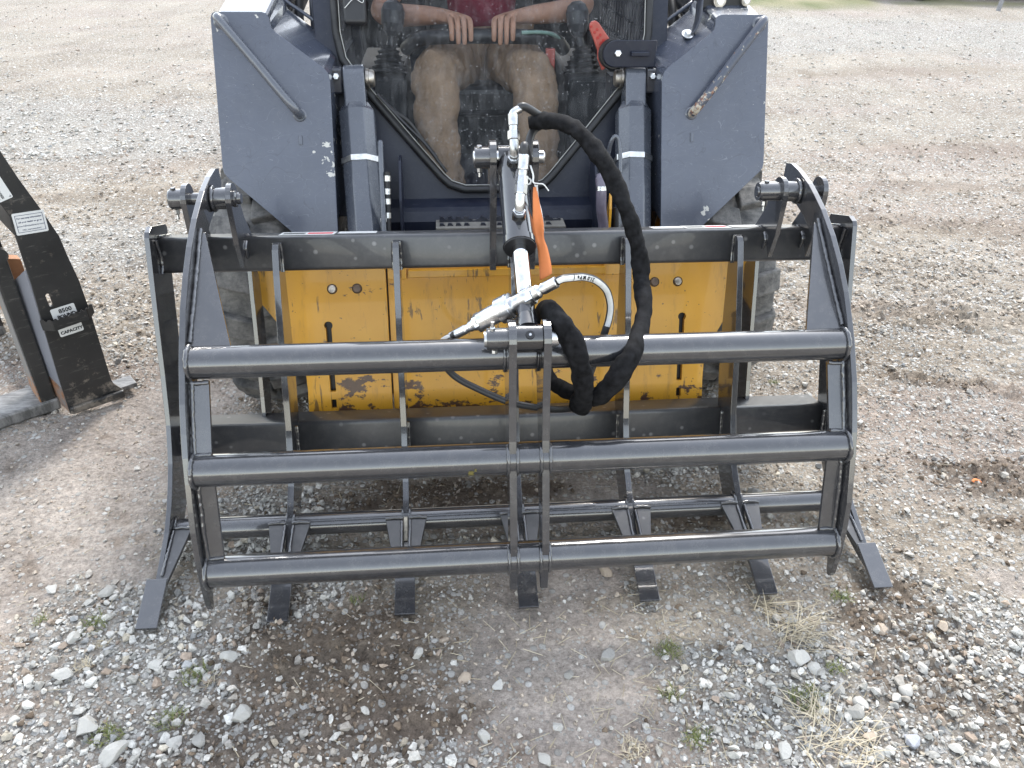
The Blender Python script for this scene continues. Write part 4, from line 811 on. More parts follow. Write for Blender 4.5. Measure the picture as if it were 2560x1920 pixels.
for i in range(10): rs[i] = .019+.0006*i
for i in range(8): rs[-1-i] = max(rs[-1-i], .0245)
MB().tube(sp, rs, 20, cap=False, noise=.075, flat=(1.0, .74), seedv=3).build('hose_sleeve', M['sleeve'], grapple)
for o_ in [bpy.data.objects['hose_sleeve']]:
    m_ = o_.modifiers.new('thickness', 'SOLIDIFY'); m_.thickness = .002
hl = [(.118, .135, .525), (.110, .165, .497), (.083, .200, .470), (.052, .220, .460), (.004, .240, .457), (-.038, .250, .464), (-.079, .270, .473), (-.120, .290, .485), (-.148, .300, .497), (-.172, .308, .514), (-.190, .308, .543), (-.199, .300, .577), (-.196, .290, .601), (-.187, .272, .626), (-.172, .250, .647), (-.160, .243, .658)]
h1 = MB().tube(spline(hl, 8), .0085, 16).build('hose', M['hose'], grapple)
cp = [Vector(p) for p in [(-.171, .250, .647), (-.144, .235, .672), (-.123, .222, .692), (-.095, .206, .717), (-.066, .190, .744), (-.036, .176, .768), (-.009, .170, .780), (.005, .172, .788), (.028, .180, .798), (.059, .193, .805)]]
a, b = cp[0], cp[-1]; ax = (b-a).normalized(); a = cp[0]; b = a+ax*(cp[-1]-cp[0]).length
def cq(t): return a.lerp(b, t)
cpl = MB().rings(cq(0), cq(.16), [(0, .0105), (.05, .0112), (.9, .0112), (1, .0098)], 12).build('hose_crimp', M['zinc'], grapple)
cou = MB().rings(cq(.15), cq(.86), [(0, 0.0098), (.05, 0.0098), (.06, 0.0121), (.1, 0.0121), (.11, 0.0144), (.155, 0.0155), (.16, 0.0190), (.20, 0.0213), (.30, 0.0213), (.305, 0.0224), (.46, 0.0224), (.465, 0.0301), (.60, 0.0301), (.605, 0.0282), (.64, 0.0282), (.645, 0.0178), (.78, 0.0178), (.785, 0.0207), (.87, 0.0207), (.875, 0.0138), (.90, 0.0138), (.905, 0.0155), (.97, 0.0155), (1, 0.0103)], 28).build('quick_coupler', M['zinc'], grapple)
MB().rings(cq(.26), cq(.30), [(0, 0.0230), (1, 0.0230)], 6).build('coupler_nut', M['zinc'], cou); MB().rings(cq(.73), cq(.79), [(0, 0.0224), (1, 0.0224)], 6).build('coupler_nut', M['zinc'], cou)
MB().rings(cq(.83), cq(1.0), [(0, 0.0103), (.25, 0.0109), (.26, 0.0132), (.95, 0.0132), (1, 0.0121)], 12).build('hose_crimp', M['zinc'], grapple)
hw = [cq(.99), cq(1.05), (.100, .212, .806), (.126, .232, .797), (.158, .258, .776), (.188, .280, .742), (.203, .290, .700), (.203, .290, .664), (.195, .282, .635), (.187, .276, .610), (.179, .270, .581), (.161, .245, .548), (.141, .200, .528), (.122, .150, .520)]
hws = spline(hw, 8); h2 = MB().tube(hws, .0088, 18).build('hose', M['hose'], grapple)
# white printed stripe along the hose: a curved band hugging its front
def stripe(path, r, i0, i1, toward, half, nm, par, mat):
    b = MB(); vs = []; pts = path[i0:i1]
    for i, p in enumerate(pts):
        T = (pts[min(i+1, len(pts)-1)]-pts[max(i-1, 0)]).normalized(); n = Vector(toward); n = (n-T*n.dot(T)).normalized(); w = T.cross(n)
        for k in range(5):
            a_ = R(-half+half*2*k/4); vs.append(p+(n*math.cos(a_)+w*math.sin(a_))*(r+.0003))
    b.add(vs, [(i*5+k, i*5+k+1, (i+1)*5+k+1, (i+1)*5+k) for i in range(len(pts)-1) for k in range(4)], True); return b.build(nm, mat, par)
stripe(hws, .0088, 4, 62, (-.1, -.85, .25), 42, 'printed_stripe', h2, M['stripe'])
hls = spline(hl, 8); stripe(hls, .0085, 88, 116, (-.9, -.4, .4), 30, 'printed_stripe', h1, M['stripe'])
# the pressure rating, letter by letter along the stripe (upside down, as it hangs)
def letters(path, s0, body, size, toward, par):
    L = [0]
    for i in range(1, len(path)): L.append(L[-1]+(path[i]-path[i-1]).length)
    def at(s):
        for i in range(1, len(path)):
            if L[i] >= s: return path[i-1].lerp(path[i], (s-L[i-1])/(L[i]-L[i-1])), (path[i]-path[i-1]).normalized()
        return path[-1], (path[-1]-path[-2]).normalized()
    s = s0; wd = {'.': .35, '1': .5, ' ': .45, 'M': .95, '(': .45}
    for ch in body:
        if ch != ' ':
            p, T = at(s); n = Vector(toward); n = (n-T*n.dot(T)).normalized()
            ex = -T; ey = n.cross(ex); M_ = frame_plane(p+n*.0096-ey*size*.36, ex, ey)
            text('printed_letter', ch, M_, size, M['ink'], par, .0004, .0002, 'CENTER')
        s -= size*wd.get(ch, .68)
letters(hws, .112, '21.0 MPa (', .0125, (-.1, -.85, .25), h2)
# cable ties and orange tag
for p, ex in (((.024, .532, .978), 0), ((.018, .486, .934), 1)):
    b = MB(); b.tube([Vector(p)+Vector((.0125*math.cos(a_), .004*math.sin(a_)-.004, .0125*math.sin(a_)*.6+.006*math.cos(a_)*0)) for a_ in [R(d) for d in range(0, 361, 20)]], .0019, 8, cap=False); b.build('cable_tie', M['white'], grapple)
MB().tube(spline([(.030, .50, .966), (.034, .47, .952), (.033, .455, .940), (.045, .447, .939), (.056, .443, .938), (.068, .44, .924)], 5), .0022, 8, flat=(1, .5)).build('cable_tie_tail', M['white'], grapple)
tg = [((.033, .452, .930), (.040, .452, .931)), ((.031, .446, .916), (.043, .446, .918)), ((.030, .425, .88), (.049, .428, .887)), ((.029, .408, .846), (.054, .405, .857)), ((.036, .392, .82), (.055, .398, .826)), ((.039, .380, .803), (.062, .380, .808)), ((.041, .358, .772), (.068, .352, .780)), ((.041, .34, .744), (.069, .332, .762))]
def ribbon(pairs, name, mat, parent, th=.0008):
    vs = []; fs = []; n = 5
    L_ = spline([p[0] for p in pairs], 4); R_ = spline([p[1] for p in pairs], 4)
    for i, (l, r) in enumerate(zip(L_, R_)):
        for k in range(n): q = l.lerp(r, k/(n-1)); vs.append(q+Vector((0, -.004*math.sin(k/(n-1)*math.pi+i*.25), 0)))
    for i in range(len(L_)-1):
        for k in range(n-1): fs.append((i*n+k, i*n+k+1, (i+1)*n+k+1, (i+1)*n+k))
    o = MB().add(vs, fs, True).build(name, mat, parent); m_ = o.modifiers.new('t', 'SOLIDIFY'); m_.thickness = th; return o
tagp = ribbon(tg, 'orange_tag', M['orange'], grapple)
ribbon([((.036, .456, .935), (.043, .456, .934)), ((.042, .449, .90), (.0465, .448, .90)), ((.049, .430, .875), (.054, .428, .872)), ((.053, .408, .84), (.057, .404, .838))], 'tag_backing', M['label'], tagp)
# ------------------------------------------------------------------ skid steer loader
loader = empty('skid_steer_loader', (0, 2.0, 0), 'grey skid steer loader facing the viewer with a worn yellow attachment plate', 'loader')
PA0 = Vector((0, 1.215, 1.203)); PAU = Vector((0, .4027, .9153)); MA = frame_plane(PA0, (1, 0, 0), PAU); NA = Vector((0, -.9153, .4027))
def pa(x, s, out=0): return PA0-PAU*s+Vector((x, 0, 0))+NA*out
PANEL = [(.835, -.006), (.831, .006), (.822, .012), (.690, .012), (.677, .008), (.668, -.004), (.667, -.020), (.664, -.032), (.652, -.044), (.520, -.143), (.508, -.157), (.502, -.182), (.502, -.66), (.600, -.66), (.645, -.615), (.820, -.456), (.829, -.444), (.832, -.430)]
ARMS = {}
for s in (-1, 1):
    arm = sheet('lift_arm', [[(s*x, y) for x, y in PANEL]], MA, .012, M['navy'], loader, .002)
    arm['label'] = ('left' if s < 0 else 'right')+' lift arm front plate, grey and scratched'; ARMS[s] = arm
    # body of the arm behind the plate
    inner = [(.815, .0), (.69, .0), (.672, -.02), (.664, -.040), (.522, -.147), (.510, -.165), (.508, -.20), (.508, -.62), (.60, -.64), (.80, -.46)]
    a_ = [PA0+Vector((s*x, 0, 0))+PAU*y-NA*.010 for x, y in inner]; b_ = [q+Vector((-s*.012, .26, .035)) for q in a_]
    MB().extr(a_, b_).build('arm_body', M['navy'], arm, .012, 3)
    # lip of the guard behind the sloping edge
    g = spline([a_[2]+Vector((-s*.004, .265, .04)), a_[3]+Vector((-s*.012, .262, .05)), (a_[3]+a_[4])/2+Vector((-s*.02, .26, .05)), a_[4]+Vector((-s*.022, .26, .045)), a_[5]+Vector((-s*.024, .26, .02)), a_[6]+Vector((-s*.02, .26, -.06))], 6)
    MB().tube(g, .006, 10).build('guard_lip', M['navy'], arm)
    # boom running back along the cab
    x0, x1 = s*.675, s*.826
    MB().hexa([(x0, 1.235, 1.02), (x1, 1.235, 1.02), (x1, 2.95, 1.30), (x0, 2.95, 1.30), (x0, 1.235, 1.203), (x1, 1.235, 1.203), (x1, 2.95, 1.52), (x0, 2.95, 1.52)]).build('boom', M['navy'], arm, .01)
    # grab bar
    hp = [pa(s*.806, .016, .0), pa(s*.807, .014, .026), pa(s*.800, .022, .040), pa(s*.77, .060, .045), pa(s*.70, .147, .046), pa(s*.635, .230, .044), pa(s*.607, .264, .036), pa(s*.597, .277, .018), pa(s*.596, .279, -.002)]
    hb = MB().tube(spline(hp, 7), .0135, 18).build('grab_bar', M['bar_rusty'] if s > 0 else M['navy_cyl'], arm)
    for q in (hp[0], hp[-1]): MB().rings(q, q+NA*.005, [(0, .022), (1, .016)], 18).build('weld_bead', M['steel'] if False else M['navy_cyl'], hb)
    for x, ss, w in ((.598, .352, .004),):     # stamped slot
        MB().tube([pa(s*x, ss-.014, .0005), pa(s*x, ss+.012, .0005)], .0055, 12).build('plug', M['navy'], arm)
    # tilt cylinder with its eight sided guard
    top = Vector((s*.443, 1.27, 1.02)); d = Vector((-s*.012, -.146, -.216)).normalized()
    tc = MB(); ex = Vector((1, 0, 0)); ey = d.cross(ex).normalized(); ex = ey.cross(d).normalized()
    def octa(p, w, h): return [p+ex*(w*math.cos(R(22.5+45*k)))+ey*(h*math.sin(R(22.5+45*k))) for k in range(8)]
    r8 = .0585; lv = [(.083, .040), (.100, .050), (.112, r8), (.30, r8), (.60, r8)]
    rings_ = [octa(top+d*t, r, r) for t, r in lv]
    for i in range(len(lv)-1): tc.add(rings_[i]+rings_[i+1], [(k, (k+1) % 8, 8+(k+1) % 8, 8+k) for k in range(8)])
    tc.add(rings_[0], [tuple(range(8))])
    tco = tc.build('tilt_cylinder', M['navy_cyl'], loader, .004)
    e = MB(); n = 14; prof = [top+d*.12+ey*.038*sg for sg in (1, -1)]
    poly = [top+d*(.12)+ey*.040, top+d*.02+ey*.040] + [top+ey*(.040*math.cos(R(a)))-d*(.040*math.sin(R(a))) for a in range(0, 181, 20)] + [top+d*.02-ey*.040, top+d*.12-ey*.040]
    e.extr([q-ex*.033 for q in poly], [q+ex*.033 for q in poly]).build('cylinder_eye', M['navy_cyl'], tco, .006, 3)
    MB().rings(top-Vector((s*.036, 0, 0)), top-Vector((s*.062, 0, 0)), [(0, .029), (.3, .029), (.4, .026), (.8, .026), (1, .022)], 26).build('pin_head', M['steel'], tco)
    MB().cyl(top+Vector((s*.034, 0, 0)), top+Vector((s*.075, 0, 0)), .030, 24).build('pin_sleeve', M['black'], tco)
    MB().box(top+Vector((s*.052, -.012, -.002)), (.034, .045, .075)).build('pin_keeper', M['navy_in'], tco, .006)
    hexbolt('bolt', top+Vector((s*.052, -.036, .012)), (0, -1, .25), .0105, .010, M['zinc'], tco)
    cq_ = top+d*.258; ring = MB(); ra, rb = octa(cq_, r8+.0035, r8+.0035), octa(cq_+d*.017, r8+.0035, r8+.0035)
    ring.add(ra+rb, [(k, (k+1) % 8, 8+(k+1) % 8, 8+k) for k in range(8)]); ring.add(octa(cq_, r8, r8)+ra, [(k, (k+1) % 8, 8+(k+1) % 8, 8+k) for k in range(8)]); ring.add(octa(cq_+d*.017, r8, r8)+rb, [(k, (k+1) % 8, 8+(k+1) % 8, 8+k) for k in range(8)])
    ro = ring.build('band_clamp', M['zinc_light'], tco)
    fc = octa(cq_+d*.0085, r8+.0037, r8+.0037)
    for k in range(6):
        q = (fc[5]*(.62-.05*k)+fc[6]*(.38+.05*k)); MB().box(q, (.0014, .0006, .008), Matrix((ex, ey, d)).transposed()).build('clamp_slot', M['ink'], ro)
    # black gap between cylinder and arm: side of the arm tower
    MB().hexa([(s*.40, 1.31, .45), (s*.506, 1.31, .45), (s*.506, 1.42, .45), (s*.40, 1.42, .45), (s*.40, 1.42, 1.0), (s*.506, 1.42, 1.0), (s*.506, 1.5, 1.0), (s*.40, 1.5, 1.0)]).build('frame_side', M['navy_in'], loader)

# quick attach plate, worn yellow
PY0 = Vector((0, .725, .552)); PYU = Vector((0, math.sin(TAU), math.cos(TAU))); MY = frame_plane(PY0, (1, 0, 0), PYU); NY = Vector((0, -math.cos(TAU), math.sin(TAU)))
def py(x, s, out=0): return PY0-PYU*s+Vector((x, 0, 0))+NY*out
def keyhole(cx, top, bot, r, w):
    a0 = math.degrees(math.acos(w/r)); return [(cx+r*math.cos(R(a)), top+r*math.sin(R(a))) for a in np.linspace(-a0, 180+a0, 14)] + [(cx-w, bot), (cx+w, bot)]
qa = None
for s in (-1, 1):
    out = [(.349, .105), (.70, .105), (.718, .05), (.722, .012), (.716, -.020), (.690, -.052), (.663, -.092), (.612, -.185), (.595, -.225), (.593, -.30), (.595, -.366), (.349, -.366)]
    lp = [[(s*x, y) for x, y in out], [(s*x, y) for x, y in keyhole(.520, -.103, -.30, .0118, .0078)], [(s*.513, -.325), (s*.527, -.325), (s*.527, -.352), (s*.513, -.352)]]
    q = sheet('attach_plate', lp, MY, .016, M['yellow'], loader, .0012); q['label'] = ('left' if s < 0 else 'right')+' wing of the worn yellow attachment plate'
    for x in (.502, .432):
        MB().rings(py(s*x, -.002, -.004), py(s*x, -.002, .006), [(0, .0118), (.7, .0118), (1, .0095)], 24).build('pin', M['steel'] if x > .5 else M['pinrust'], q)
        MB().tube([py(s*x+.0135*math.cos(R(a)), -.002+.0135*math.sin(R(a)), .0006) for a in range(0, 361, 24)], .0012, 6, cap=False).build('pin_ring', M['ink'], q)
    MB().box(py(s*.52, .22, -.04), (.05, .03, .34), Matrix.Rotation(-TAU, 3, 'X')).build('dark_slot_backing', M['black'], q)  # black box added behind the slots so they look dark inside
cen = sheet('attach_plate', [[(-.345, .105), (.345, .105), (.345, -.366), (-.345, -.366)]], MY @ Matrix.Translation((0, 0, -.012)), .012, M['yellow'], loader, .001); cen['label'] = 'recessed middle of the worn yellow attachment plate'
for x0, x1, t0, t1, o_ in ((-.285, .285, .030, .052, .010), (-.343, -.29, .026, .09, .004), (.28, .343, .026, .09, .004)):
    q = [py(x0, -t0, -.012), py(x1, -t0, -.012), py(x1, -t0, o_), py(x0, -t0, o_)]; q2 = [p+PYU*(t1-t0) for p in q]
    MB().hexa(q+q2).build('lip', M['yellow'], cen, .002)
MB().box(py(0, .12, -.045), (1.1, .03, .40), Matrix.Rotation(-TAU, 3, 'X')).build('attach_frame', M['black'], loader)

# front crossmember and step
MB().prism([(1.10, .38), (1.10, .612), (1.118, .640), (1.135, .648), (1.23, .668), (1.23, .38)], -.40, .40).build('crossmember', M['navy_in2'], loader, .003)
for y, z, h in ((1.015, .606, .030), (1.050, .615, .030)):
    n = 15; st = MB(); prof = [(-.195, 0)]
    for k in range(n):
        x = -.195+.39*k/n; w = .39/n
        prof += [(x+w*.1, h*.55 if (k % 5) > 3 else h), (x+w*.5, h if (k % 5) <= 3 else h*.55), (x+w*.75, h*.72), (x+w, h*.72)]
    prof += [(.195, 0)]
    st.extr([(x, y, z+zz) for x, zz in prof], [(x, y+.008, z+zz) for x, zz in prof]); so = st.build('step_tread', M['navy_in'], loader)
MB().box((0, 1.035, .625), (.41, .075, .006)).build('step_plate', M['dustmetal'], loader, .001)
MB().box((0, 1.07, .60), (.41, .012, .05)).build('step_back', M['black'], loader)
for s in (-1, 1):
    MB().prism([(1.02, .56), (1.045, .70), (1.14, .80), (1.2, .80), (1.2, .56)], s*.312-.004, s*.312+.004).build('front_gusset', M['navy_in2'], loader, .001)
# hoses, rods and guards beside the tilt cylinders
MB().tube(spline([(-.362, 1.075, .872), (-.362, 1.06, .864), (-.362, 1.0, .745), (-.362, .95, .639), (-.362, .90, .55)], 5), .0085, 12).build('steel_pipe', M['navy_cyl'], loader)
MB().tube([(-.344, 1.02, .80), (-.347, .995, .72), (-.350, .965, .63), (-.352, .92, .55)], .0085, 12).build('hose', M['rubber'], loader)
for t in (.0, .35, .62, 1.0):
    a, b = Vector((-.344, 1.015, .79)), Vector((-.349, .975, .66)); MB().cyl(a.lerp(b, t*.8), a.lerp(b, t*.8+.12), .0098, 14).build('hose_band', M['zinc_light'] if t != .35 else M['zinc'], loader)
MB().box((-.362, .972, .668), (.019, .019, .014)).build('white_tape', M['white'], loader, .003)
MB().tube(spline([(.296, .975, .80), (.299, .96, .775), (.300, .95, .750), (.303, .945, .70), (.315, .945, .64), (.32, .93, .55)], 5), [.010, .011, .0155]+[.016]*23, 16).build('hose', M['clear_hose'], loader)
MB().cyl((.300, .955, .768), (.300, .951, .756), .0165, 16).build('hose_band', M['zinc'], loader)
MB().prism([(.965, .75), (.975, .69), (.965, .60), (.945, .55), (.935, .60), (.945, .70)], .328, .336).build('lock_lever', M['yellow'], loader, .001)
MB().tube([(.352, .96, .70), (.356, .945, .63), (.358, .92, .55)], .008, 12).build('hose', M['rubber'], loader)
MB().tube(spline([(.337, 1.075, .80), (.338, 1.065, .845), (.343, 1.06, .878), (.354, 1.06, .890), (.365, 1.055, .877), (.369, 1.04, .84), (.370, 1.02, .79)], 6), .0065, 12).build('hose_guard', M['navy_cyl'], loader)

# cab front: surround, glass, rubber seal
PG0 = Vector((0, 1.18, .67)); PGU = Vector((0, .342, .94)); MG = frame_plane(PG0, (1, 0, 0), PGU)
GL = [(.105, .030), (.150, .045), (.175, .068), (.27, .178), (.335, .255), (.44, .378), (.472, .425), (.486, .50), (.492, 1.28)]
outl = GL+[(-x, y) for x, y in GL[::-1]]
def grow(lp, d):
    n = len(lp); o = []
    for i in range(n):
        a, b, c = Vector(lp[i-1]), Vector(lp[i]), Vector(lp[(i+1) % n]); n1 = Vector(((b-a).y, -(b-a).x)).normalized(); n2 = Vector(((c-b).y, -(c-b).x)).normalized(); m = (n1+n2).normalized(); o.append(tuple(b+m*d/max(.5, m.dot(n1))))
    return o
sheet('front_surround', [[(-.56, -.06), (.56, -.06), (.57, 1.36), (-.57, 1.36)], grow(outl, .022)], MG @ Matrix.Translation((0, 0, -.012)), .015, M['navy_in2'], loader, .002)
gl = sheet('windscreen', [outl], MG @ Matrix.Translation((0, 0, .006)), .004, M['glass'], loader)
def pg(x, t, o=0): return PG0+PGU*t+Vector((x, 0, 0))+Vector((0, -.94, .342))*o
sealp = [pg(x, y, .006) for x, y in grow(outl, .010)]
def closed(pts, n=4):
    out = []
    for i in range(len(pts)):
        a, b = pts[i], pts[(i+1) % len(pts)]; out += [a.lerp(b, k/n) for k in range(n)]
    return out+[out[0]]
MB().tube(closed(sealp), .0155, 12, cap=False, flat=(1, .8)).build('door_seal', M['rubber'], loader)
MB().tube(closed([pg(x, y, .0135) for x, y in grow(outl, -.004)]), .0016, 6, cap=False).build('glass_trim', M['trim'], gl)
# wiper arm lying on the glass, left
MB().tube(spline([pg(-.375, .315, .022), pg(-.30, .235, .03), pg(-.235, .17, .026), pg(-.195, .12, .02)], 6), .0065, 10, flat=(1.3, .6)).build('wiper_arm', M['black'], loader)
MB().tube(spline([pg(-.325, .262, .028), pg(-.275, .225, .03), pg(-.225, .155, .022), pg(-.165, .075, .016)], 6), .0055, 10).build('wiper_blade', M['rubber'], loader)
mir = MB().box(pg(-.432, .60, .03), (.072, .028, .17), Matrix.Rotation(R(-20), 3, 'X')).build('door_latch_cover', M['black'], loader, .02, 4)
MB().tube(spline([pg(-.46, .56, .05), pg(-.43, .585, .055), pg(-.405, .575, .052), pg(-.40, .60, .05)], 5), .0012, 6).build('wire', M['white'], mir)
# latch bracket with red lever on the right
poly = [(.500, .040), (.372, .040)] + [(.372+.040*math.cos(R(a)), .040*math.sin(R(a))) for a in range(105, 256, 15)] + [(.372, -.040), (.500, -.040)]
br = MB(); br.extr([(x, 1.235, 1.099+z) for x, z in poly], [(x, 1.252, 1.095+z) for x, z in poly]); lb = br.build('latch_bracket', M['navy_in2'], loader, .003)
MB().rings((.370, 1.252, 1.095), (.370, 1.280, 1.092), [(0, .042), (.4, .046), (.5, .041), (.9, .046), (1, .042)], 30).build('rubber_stop', M['rubber'], lb)
hexbolt('bolt', (.378, 1.235, 1.100), (0, -1, .1), .011, .008, M['zinc'], lb); MB().box((.447, 1.227, 1.100), (.058, .018, .014)).build('bracket_rib', M['navy_in2'], lb, .003)
lv = [(.372, 1.120), (.322, 1.180), (.312, 1.186), (.300, 1.184), (.293, 1.174), (.295, 1.160), (.324, 1.100), (.326, 1.075), (.343, 1.040), (.352, 1.046)]
lev = MB().extr([(x, 1.288, z) for x, z in lv], [(x, 1.302, z) for x, z in lv]).build('red_lever', M['red'], loader, .003)
for k in range(9):
    t = k/8; x = .350-.045*t+(.007 if k % 2 else -.006); z = 1.105+.064*t; MB().rings((x, 1.289, z), (x, 1.2865, z), [(0, .0070-.002*t), (1, .0055-.002*t)], 6).build('lever_cell', M['red_dark'], lev)
# connector block on the right arm, bolts
blk = MB().box((.740, 1.385, 1.237), (.150, .06, .046)).build('coupler_block', M['black'], loader, .004)
for x, r in ((.716, .020), (.802, .015)):
    MB().rings((x, 1.357, 1.238), (x, 1.335, 1.240), [(0, r), (.8, r), (.81, r*.8), (1, r*.8)], 26).build('coupler_port', M['steel'], blk); MB().cyl((x, 1.336, 1.240), (x, 1.332, 1.2405), r*.55, 20).build('port_face', M['zinc'], blk)
MB().rings((.815, 1.40, 1.206), (.815, 1.40, 1.222), [(0, .012), (.5, .0125), (1, .009)], 18).build('white_cap', M['white'], blk)
hexbolt('bolt', (.604, 1.272, 1.150), (0, -.55, .83), .0115, .012, M['zinc'], ARMS[1], .019)
MB().tube(spline([(.596, 1.285, 1.140), (.625, 1.285, 1.160), (.640, 1.30, 1.195), (.648, 1.33, 1.24)], 5), .020, 10, flat=(1.0, .28)).build('hose_strap', M['navy_in'], ARMS[1])

# cab shell ---------------------------------------------------------------------
for s in (-1, 1):
    MB().tube([(s*.545, 1.40, 1.05), (s*.555, 1.64, 1.93)], .028, 12).build('cab_pillar', M['navy_in'], loader)
    MB().tube(spline([(s*.575, 1.42, .98), (s*.572, 1.47, 1.14), (s*.570, 1.60, 1.55), (s*.568, 1.68, 1.93)], 5), .018, 12).build('cab_rail', M['navy_in'], loader)
    MB().hexa([(s*.54, 2.66, .70), (s*.60, 2.66, .70), (s*.60, 2.74, .70), (s*.54, 2.74, .70), (s*.54, 2.66, 1.95), (s*.60, 2.66, 1.95), (s*.60, 2.74, 1.95), (s*.54, 2.74, 1.95)]).build('cab_pillar', M['navy_in'], loader)
    MB().hexa([(s*.575, 1.36, .42), (s*.60, 1.36, .42), (s*.60, 2.70, .42), (s*.575, 2.70, .42), (s*.575, 1.44, .94), (s*.60, 1.44, .94), (s*.60, 2.70, .94), (s*.575, 2.70, .94)]).build('cab_side', M['navy_in'], loader)
    for k in range(20):
        y = 1.66+.052*k; MB().box((s*.588, y, 1.43), (.008, .022, .98)).build('side_screen_bar', M['navy_in'], loader)
    for z in (1.02, 1.10, 1.18, 1.28, 1.46, 1.64, 1.82): MB().box((s*.588, 2.17, z), (.006, .98, .010)).build('side_screen_bar', M['navy_in'], loader)
    MB().tube(spline([(s*.60, 1.45, .98), (s*.63, 1.52, 1.08), (s*.64, 1.62, 1.20), (s*.63, 1.8, 1.30)], 6), .014, 10).build('hose', M['rubber'], loader)
    MB().tube(spline([(s*.62, 1.42, 1.0), (s*.655, 1.47, 1.10), (s*.66, 1.6, 1.17), (s*.65, 1.9, 1.22)], 6), .011, 10).build('hose', M['rubber'], loader)
MB().box((0, 2.15, 1.99), (1.22, 1.32, .09)).build('roof', M['navy_in'], loader, .02, 3)
MB().box((0, 2.0, .44), (1.12, 1.4, .05)).build('cab_floor', M['black'], loader)
MB().box((0, 2.72, 1.12), (1.08, .05, .5)).build('cab_rear', M['black'], loader)
MB().box((0, 2.35, .40), (1.0, 2.0, .44)).build('chassis', M['navy_in'], loader, .01)
MB().box((0, 3.10, 1.0), (1.26, .72, .84)).build('engine_cover', M['navy'], loader, .03, 3)
# seat, consoles, levers, lap bar
seat = MB().box((0, 2.06, .83), (.46, .46, .12)).build('seat', M['black'], loader, .03, 3); MB().box((0, 2.36, 1.14), (.46, .12, .62), Matrix.Rotation(R(-8), 3, 'X')).build('seat_back', M['black'], seat, .03, 3)
MB().box((0, 2.06, .62), (.40, .4, .30)).build('seat_base', M['black'], seat)
for s in (-1, 1):
    con = MB().hexa([(s*.285, 1.66, .50), (s*.50, 1.66, .50), (s*.50, 2.3, .50), (s*.285, 2.3, .50), (s*.305, 1.72, .940), (s*.49, 1.72, .940), (s*.49, 2.3, .96), (s*.305, 2.3, .96)]).build('console', M['console'], loader, .015, 3)
    bo = MB()
    for k in range(5): bo.rings((s*.365, 1.80, .945+.018*k), (s*.365, 1.805, .965+.018*k), [(0, .070-.008*k), (.5, .060-.008*k), (1, .066-.008*k)], 22)
    bo.build('lever_boot', M['rubber'], con)
    st = MB().cyl((s*.362, 1.80, 1.02), (s*.345, 1.83, 1.10), .014, 12).build('lever_stem', M['black'], con)
    k_ = MB().rings((s*.350, 1.815, 1.068), (s*.338, 1.845, 1.185), [(0, .018), (.12, .030), (.35, .041), (.7, .043), (.9, .034), (1, .018)], 20).build('lever_knob', M['knob'], con)
MB().tube(spline([(-.30, 1.86, 1.02), (-.24, 1.76, 1.068), (-.1, 1.72, 1.082), (.1, 1.72, 1.082), (.24, 1.76, 1.068), (.30, 1.86, 1.02)], 6), .026, 14).build('lap_bar', M['black'], loader)
MB().tube(spline([(.12, 1.695, 1.098), (.19, 1.705, 1.098), (.245, 1.73, 1.085), (.30, 1.82, 1.04)], 6), .007, 10).build('lap_bar_highlight', M['greenline'], loader)  # thin tube coloured as the greenish highlight on the lap bar
MB().box((.228, 1.70, .995), (.034, .02, .10)).build('red_tab', M['red'], loader, .003)

# tyres -----------------------------------------------------------------------------
def tyre_mesh():
    b = MB(); n = 48; r0 = .352; prof = [(-.128, .235), (-.136, .275), (-.132, .318), (-.115, .343), (-.07, .352), (0, .355), (.07, .352), (.115, .343), (.132, .318), (.136, .275), (.128, .235)]
    vs = [(x, r*math.cos(2*math.pi*k/n), r*math.sin(2*math.pi*k/n)) for x, r in prof for k in range(n)]
    b.add(vs, [(i*n+k, i*n+(k+1) % n, (i+1)*n+(k+1) % n, (i+1)*n+k) for i in range(len(prof)-1) for k in range(n)], True); return b
def lug_mesh(sd):
    b = MB(); stn = [(.003, 0.0, .350, .030), (.05, .030, .349, .030), (.092, .060, .345, .031), (.124, .080, .330, .032), (.137, .085, .285, .024)]
    lo, hi = [], []
    for x, a, r, h in stn:
        for da in (-.098, .098):
            for arr, rr in ((lo, r-.012), (hi, r+h)):
                sc = .86 if arr is hi else 1; arr.append((sd*x*(1.0 if arr is lo else 1.02), rr*math.sin(a+da*sc), rr*math.cos(a+da*sc)))
    m = len(stn); v = lo+hi; o = 2*m; f = []
    for i in range(m-1):
        f += [(2*i, 2*i+1, 2*i+3, 2*i+2), (o+2*i, o+2*i+2, o+2*i+3, o+2*i+1), (2*i, 2*i+2, o+2*i+2, o+2*i), (2*i+1, o+2*i+1, o+2*i+3, 2*i+3)]
    f += [(0, o, o+1, 1), (2*m-2, 2*m-1, o+2*m-1, o+2*m-2)]
    b.add(v, f); return b.mesh('tread_lug')
carc = tyre_mesh().mesh('tyre'); lugs = {sd: lug_mesh(sd) for sd in (-1, 1)}; carc.materials.append(M['tyre']); [l.materials.append(M['tyre']) for l in lugs.values()]
rimm = MB()
nn = 32; prof = [(-.10, .238), (-.128, .236), (-.130, .222), (-.09, .212), (-.03, .205), (-.02, .10), (-.035, .09), (-.035, .0001)]
rimm.add([(x, r*math.cos(2*math.pi*k/nn), r*math.sin(2*math.pi*k/nn)) for x, r in prof for k in range(nn)], [(i*nn+k, i*nn+(k+1) % nn, (i+1)*nn+(k+1) % nn, (i+1)*nn+k) for i in range(len(prof)-1) for k in range(nn)], True)
rimd = rimm.mesh('rim'); rimd.materials.append(M['yellow'])
